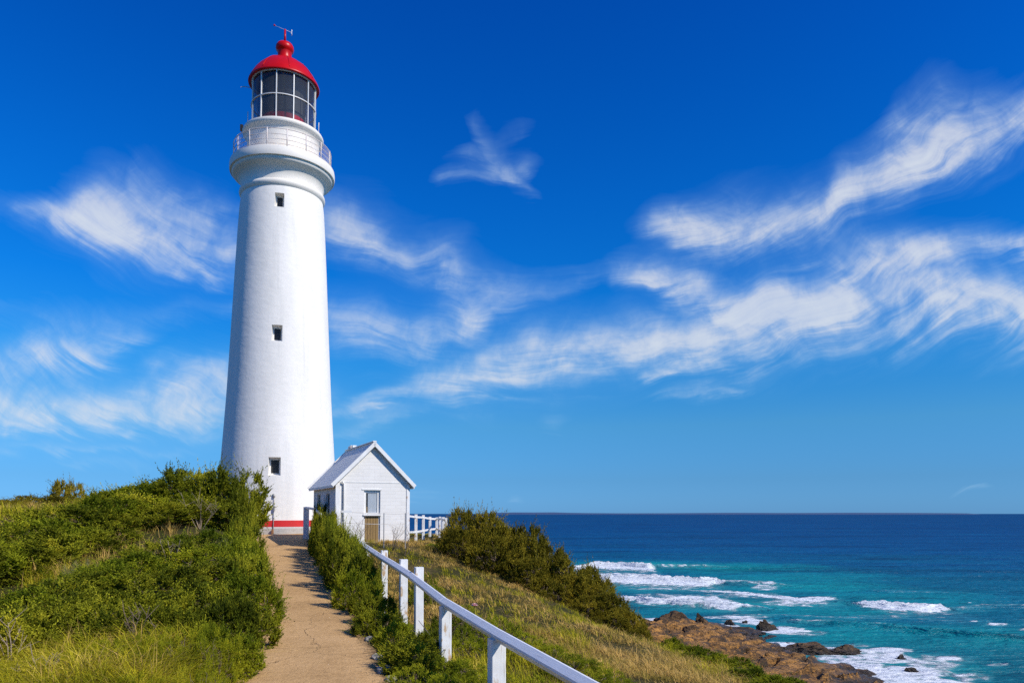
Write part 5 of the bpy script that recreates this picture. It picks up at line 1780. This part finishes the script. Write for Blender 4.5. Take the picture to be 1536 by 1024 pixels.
BANDS = [  # (px, py, half width px, strength)
    [(-10, 312, 10, 0), (25, 314, 18, .4), (60, 318, 28, .75), (110, 322, 44, .9), (170, 332, 58, .92), (230, 348, 56, .9), (300, 370, 48, .9), (355, 385, 38, .8), (400, 392, 30, .5), (470, 400, 20, .2), (500, 400, 10, 0)],
    [(150, 285, 10, 0), (200, 282, 30, .45), (260, 298, 40, .5), (330, 318, 40, .55), (390, 330, 20, .0)],
    [(-60, 545, 30, .5), (0, 540, 36, .65), (60, 518, 40, .72), (130, 512, 42, .75), (200, 508, 32, .6), (260, 502, 8, .1), (275, 502, 6, 0)],
    [(-80, 605, 54, .85), (0, 603, 50, .88), (100, 606, 46, .8), (200, 606, 40, .78), (300, 602, 38, .8), (350, 606, 36, .7), (500, 600, 30, .4), (620, 590, 10, 0)],
    [(180, 572, 10, 0), (230, 562, 28, .65), (300, 556, 32, .75), (345, 566, 32, .65), (420, 570, 20, 0)],
    [(-40, 668, 14, .3), (60, 674, 10, .4), (200, 672, 9, .4), (300, 672, 8, .3), (340, 672, 6, 0)],
    [(40, 698, 6, 0), (120, 694, 9, .3), (200, 698, 8, .3), (260, 700, 5, 0)],
    [(430, 310, 20, .3), (490, 328, 44, .6), (560, 352, 50, .7), (620, 385, 46, .66), (680, 418, 48, .72), (730, 440, 40, .66), (790, 434, 26, .45), (850, 414, 14, .3), (905, 398, 8, .2), (940, 390, 5, 0)],
    [(440, 470, 20, .3), (495, 488, 42, .72), (560, 500, 46, .75), (630, 510, 48, .72), (690, 492, 46, .66), (740, 470, 26, .35), (780, 462, 10, 0)],
    [(480, 618, 8, .3), (540, 608, 14, .6), (610, 594, 24, .8), (690, 570, 42, .9), (760, 546, 52, .92), (840, 530, 58, .95), (920, 524, 54, .97), (1000, 518, 52, .97), (1080, 508, 52, .97), (1160, 490, 58, 1), (1240, 466, 68, 1), (1320, 452, 70, 1), (1400, 452, 66, 1), (1480, 456, 62, 1), (1560, 458, 60, 1), (1700, 446, 54, .9)],
    [(860, 402, 8, 0), (910, 404, 18, .35), (955, 408, 28, .72), (1010, 420, 38, .9), (1070, 440, 42, .9), (1130, 456, 42, .85), (1190, 452, 34, .6), (1240, 440, 18, 0)],
    [(900, 338, 10, 0), (960, 335, 22, .35), (1015, 332, 36, .8), (1080, 330, 46, .92), (1150, 342, 52, .92), (1210, 344, 52, .95), (1270, 302, 60, .95), (1330, 256, 60, 1), (1400, 224, 50, 1), (1470, 204, 44, .95), (1540, 180, 40, .9), (1680, 140, 34, .7)],
    [(1280, 200, 10, 0), (1340, 182, 42, .55), (1400, 168, 46, .55), (1460, 160, 34, .45), (1540, 148, 28, .45), (1640, 130, 20, .2)],
    [(1180, 425, 14, 0), (1260, 402, 30, .7), (1340, 392, 32, .8), (1430, 380, 30, .85), (1540, 358, 26, .9), (1680, 330, 22, .6)],
    [(670, 158, 10, 0), (705, 178, 22, .34), (730, 210, 28, .38), (755, 238, 28, .42), (780, 264, 24, .42), (806, 290, 14, .34), (826, 302, 8, 0)],
    [(735, 215, 8, 0), (760, 205, 16, .20), (790, 196, 12, .18), (820, 190, 8, 0)],
    [(630, 264, 6, 0), (665, 258, 13, .36), (720, 260, 18, .42), (760, 256, 20, .44), (800, 242, 16, .40), (840, 236, 6, 0)],
    [(660, 230, 6, 0), (700, 224, 18, .36), (740, 238, 20, .36), (775, 250, 8, 0)],
    [(925, 568, 4, 0), (960, 570, 12, .7), (1000, 568, 10, .6), (1050, 562, 4, 0)],
    [(930, 606, 3, 0), (990, 600, 7, .45), (1040, 590, 9, .5), (1100, 582, 6, .4), (1170, 573, 3, 0)],
    [(500, 640, 8, .3), (560, 632, 12, .4), (640, 622, 8, .25), (680, 618, 5, 0)],
    [(800, 632, 4, 0), (830, 632, 7, .3), (860, 630, 4, 0)],
    [(590, 740, 4, 0), (640, 738, 6, .3), (690, 741, 4, 0)],
    [(1430, 738, 4, 0), (1450, 736, 6, .4), (1470, 734, 6, .4), (1490, 737, 4, 0)],
    [(745, 742, 4, 0), (765, 739, 6, .4), (785, 742, 4, 0)],
    [(1275, 552, 4, 0), (1295, 551, 9, .25), (1315, 552, 4, 0)],
]
dens = None
for B in BANDS:
    cu, wu, su = [], [], []
    for px, py, hw, st_ in B:
        u_, v_ = uv_of(px, py); un = (u_ - U0) / (U1 - U0)
        cu.append((un, v_ / VM)); wu.append((un, hw / F * 6)); su.append((un, st_))
    for L_0 in (cu, wu, su):
        L_0.insert(0, (L_0[0][0] - .02, L_0[0][1])); L_0.append((L_0[-1][0] + .02, L_0[-1][1]))
    c_ = fcurve(UN, cu); w_ = fcurve(UN, wu); s_ = fcurve(UN, su)
    # signed offset in half widths
    d_ = wt_.math('DIVIDE', wt_.math('MULTIPLY', wt_.math('SUBTRACT', Vw, wt_.math('MULTIPLY', c_, VM)), 6.0), wt_.math('MAXIMUM', w_, 0.005))
    g_ = wt_.math('POWER', 2.718, wt_.math('MULTIPLY', wt_.math('MULTIPLY', d_, d_), -0.9))
    e_ = wt_.math('MULTIPLY', g_, s_)
    dens = e_ if dens is None else wt_.math('MAXIMUM', wt_.math('MULTIPLY', wt_.math('ADD', dens, e_), 0.72), wt_.math('MAXIMUM', dens, e_))
front = wt_.maprange(sep.outputs[1], 0.10, 0.45)
dens = wt_.math('MULTIPLY', wt_.math('MULTIPLY', wt_.math('MAXIMUM', wt_.math('SUBTRACT', dens, 0.05), 0.0), 1.06), front)
# thin streaks over the rest of the sky
gn = wt_.noise(wt_.mapping(vec, (2.2, 5.5, 4.0), (0.2, 0.1, 0.5)), 1.0, 8, 0.62, 0.8)
gen = wt_.math('MULTIPLY', wt_.maprange(gn, 0.52, 0.80), wt_.math('SUBTRACT', 1.0, front))
tex = wt_.math('ADD', wt_.math('ADD', wt_.math('MULTIPLY', fib, 0.58), wt_.math('MULTIPLY', fib2, 0.14)), wt_.math('MULTIPLY', wt_.noise(comb.outputs[0], 24.0, 7, 0.62, 0.8), 0.28))
dens = wt_.math('MULTIPLY', dens, wt_.maprange(puff, 0.3, 0.6, 0.62, 1.12))
thr = wt_.math('SUBTRACT', 0.475, wt_.math('MULTIPLY', dens, 0.36))         # dense parts fill in, thin parts keep only their fibres
op = wt_.new('ShaderNodeMapRange'); op.interpolation_type = 'SMOOTHSTEP'
wt_.set(op.inputs[0], tex); wt_.set(op.inputs[1], thr); wt_.set(op.inputs[2], wt_.math('ADD', thr, 0.44))
dd_ = wt_.math('MULTIPLY', wt_.math('POWER', dens, 0.8), wt_.math('ADD', wt_.math('MULTIPLY', op.outputs[0], 0.74), 0.26))
dd_ = wt_.math('MULTIPLY', wt_.math('MINIMUM', dd_, 1.0), wt_.maprange(tex, 0.35, 0.62, 0.70, 1.0))
dd_ = wt_.math('MAXIMUM', dd_, gen)
# polarised deep blue: the filter's effect on each band of the sky
GR = [(0, .006, .51, 1.67), (150, .006, .57, 1.71), (300, .012, .64, 1.73), (450, .026, .70, 1.66), (550, .09, .757, 1.47), (640, .22, .71, 1.24), (720, .20, .57, 1.29), (766, .20, .60, 1.65)]
stops = []
for y_, r_, g__, b_2 in GR[::-1]:
    dv = ray(900, y_).normalized()
    stops.append((max(dv.z, 0.0), (r_ / 2, g__ / 2, b_2 / 2)))
grade = wt_.ramp(sep.outputs[2], stops)
skyc = wt_.mix(1.0, wt_.mix(1.0, sky.outputs[0], grade, 'MULTIPLY'), (2, 2, 2, 1), 'MULTIPLY')
cloudc = wt_.mix(wt_.maprange(dd_, 0.1, 0.75), (4.0, 7.0, 10.0), (8.0, 8.6, 9.3))
res = wt_.mix(wt_.math('MULTIPLY', dd_, 0.9), skyc, cloudc)
wt_.l.new(res, bg.inputs['Color'])
bg.inputs['Strength'].default_value = 0.09
world.cycles.sampling_method = 'MANUAL'; world.cycles.sample_map_resolution = 512

# ------------------------------------------------------------------ render settings
vs_ = sc.view_settings
vs_.view_transform = 'Standard'; vs_.look = 'None'; vs_.exposure = 0.0; vs_.gamma = 1.0; vs_.use_curve_mapping = False
sc.render.engine = 'CYCLES'
cy = sc.cycles
cy.max_bounces = 6; cy.diffuse_bounces = 3; cy.glossy_bounces = 3; cy.transmission_bounces = 4; cy.transparent_max_bounces = 12
cy.use_denoising = False
cy.caustics_reflective = False; cy.caustics_refractive = False
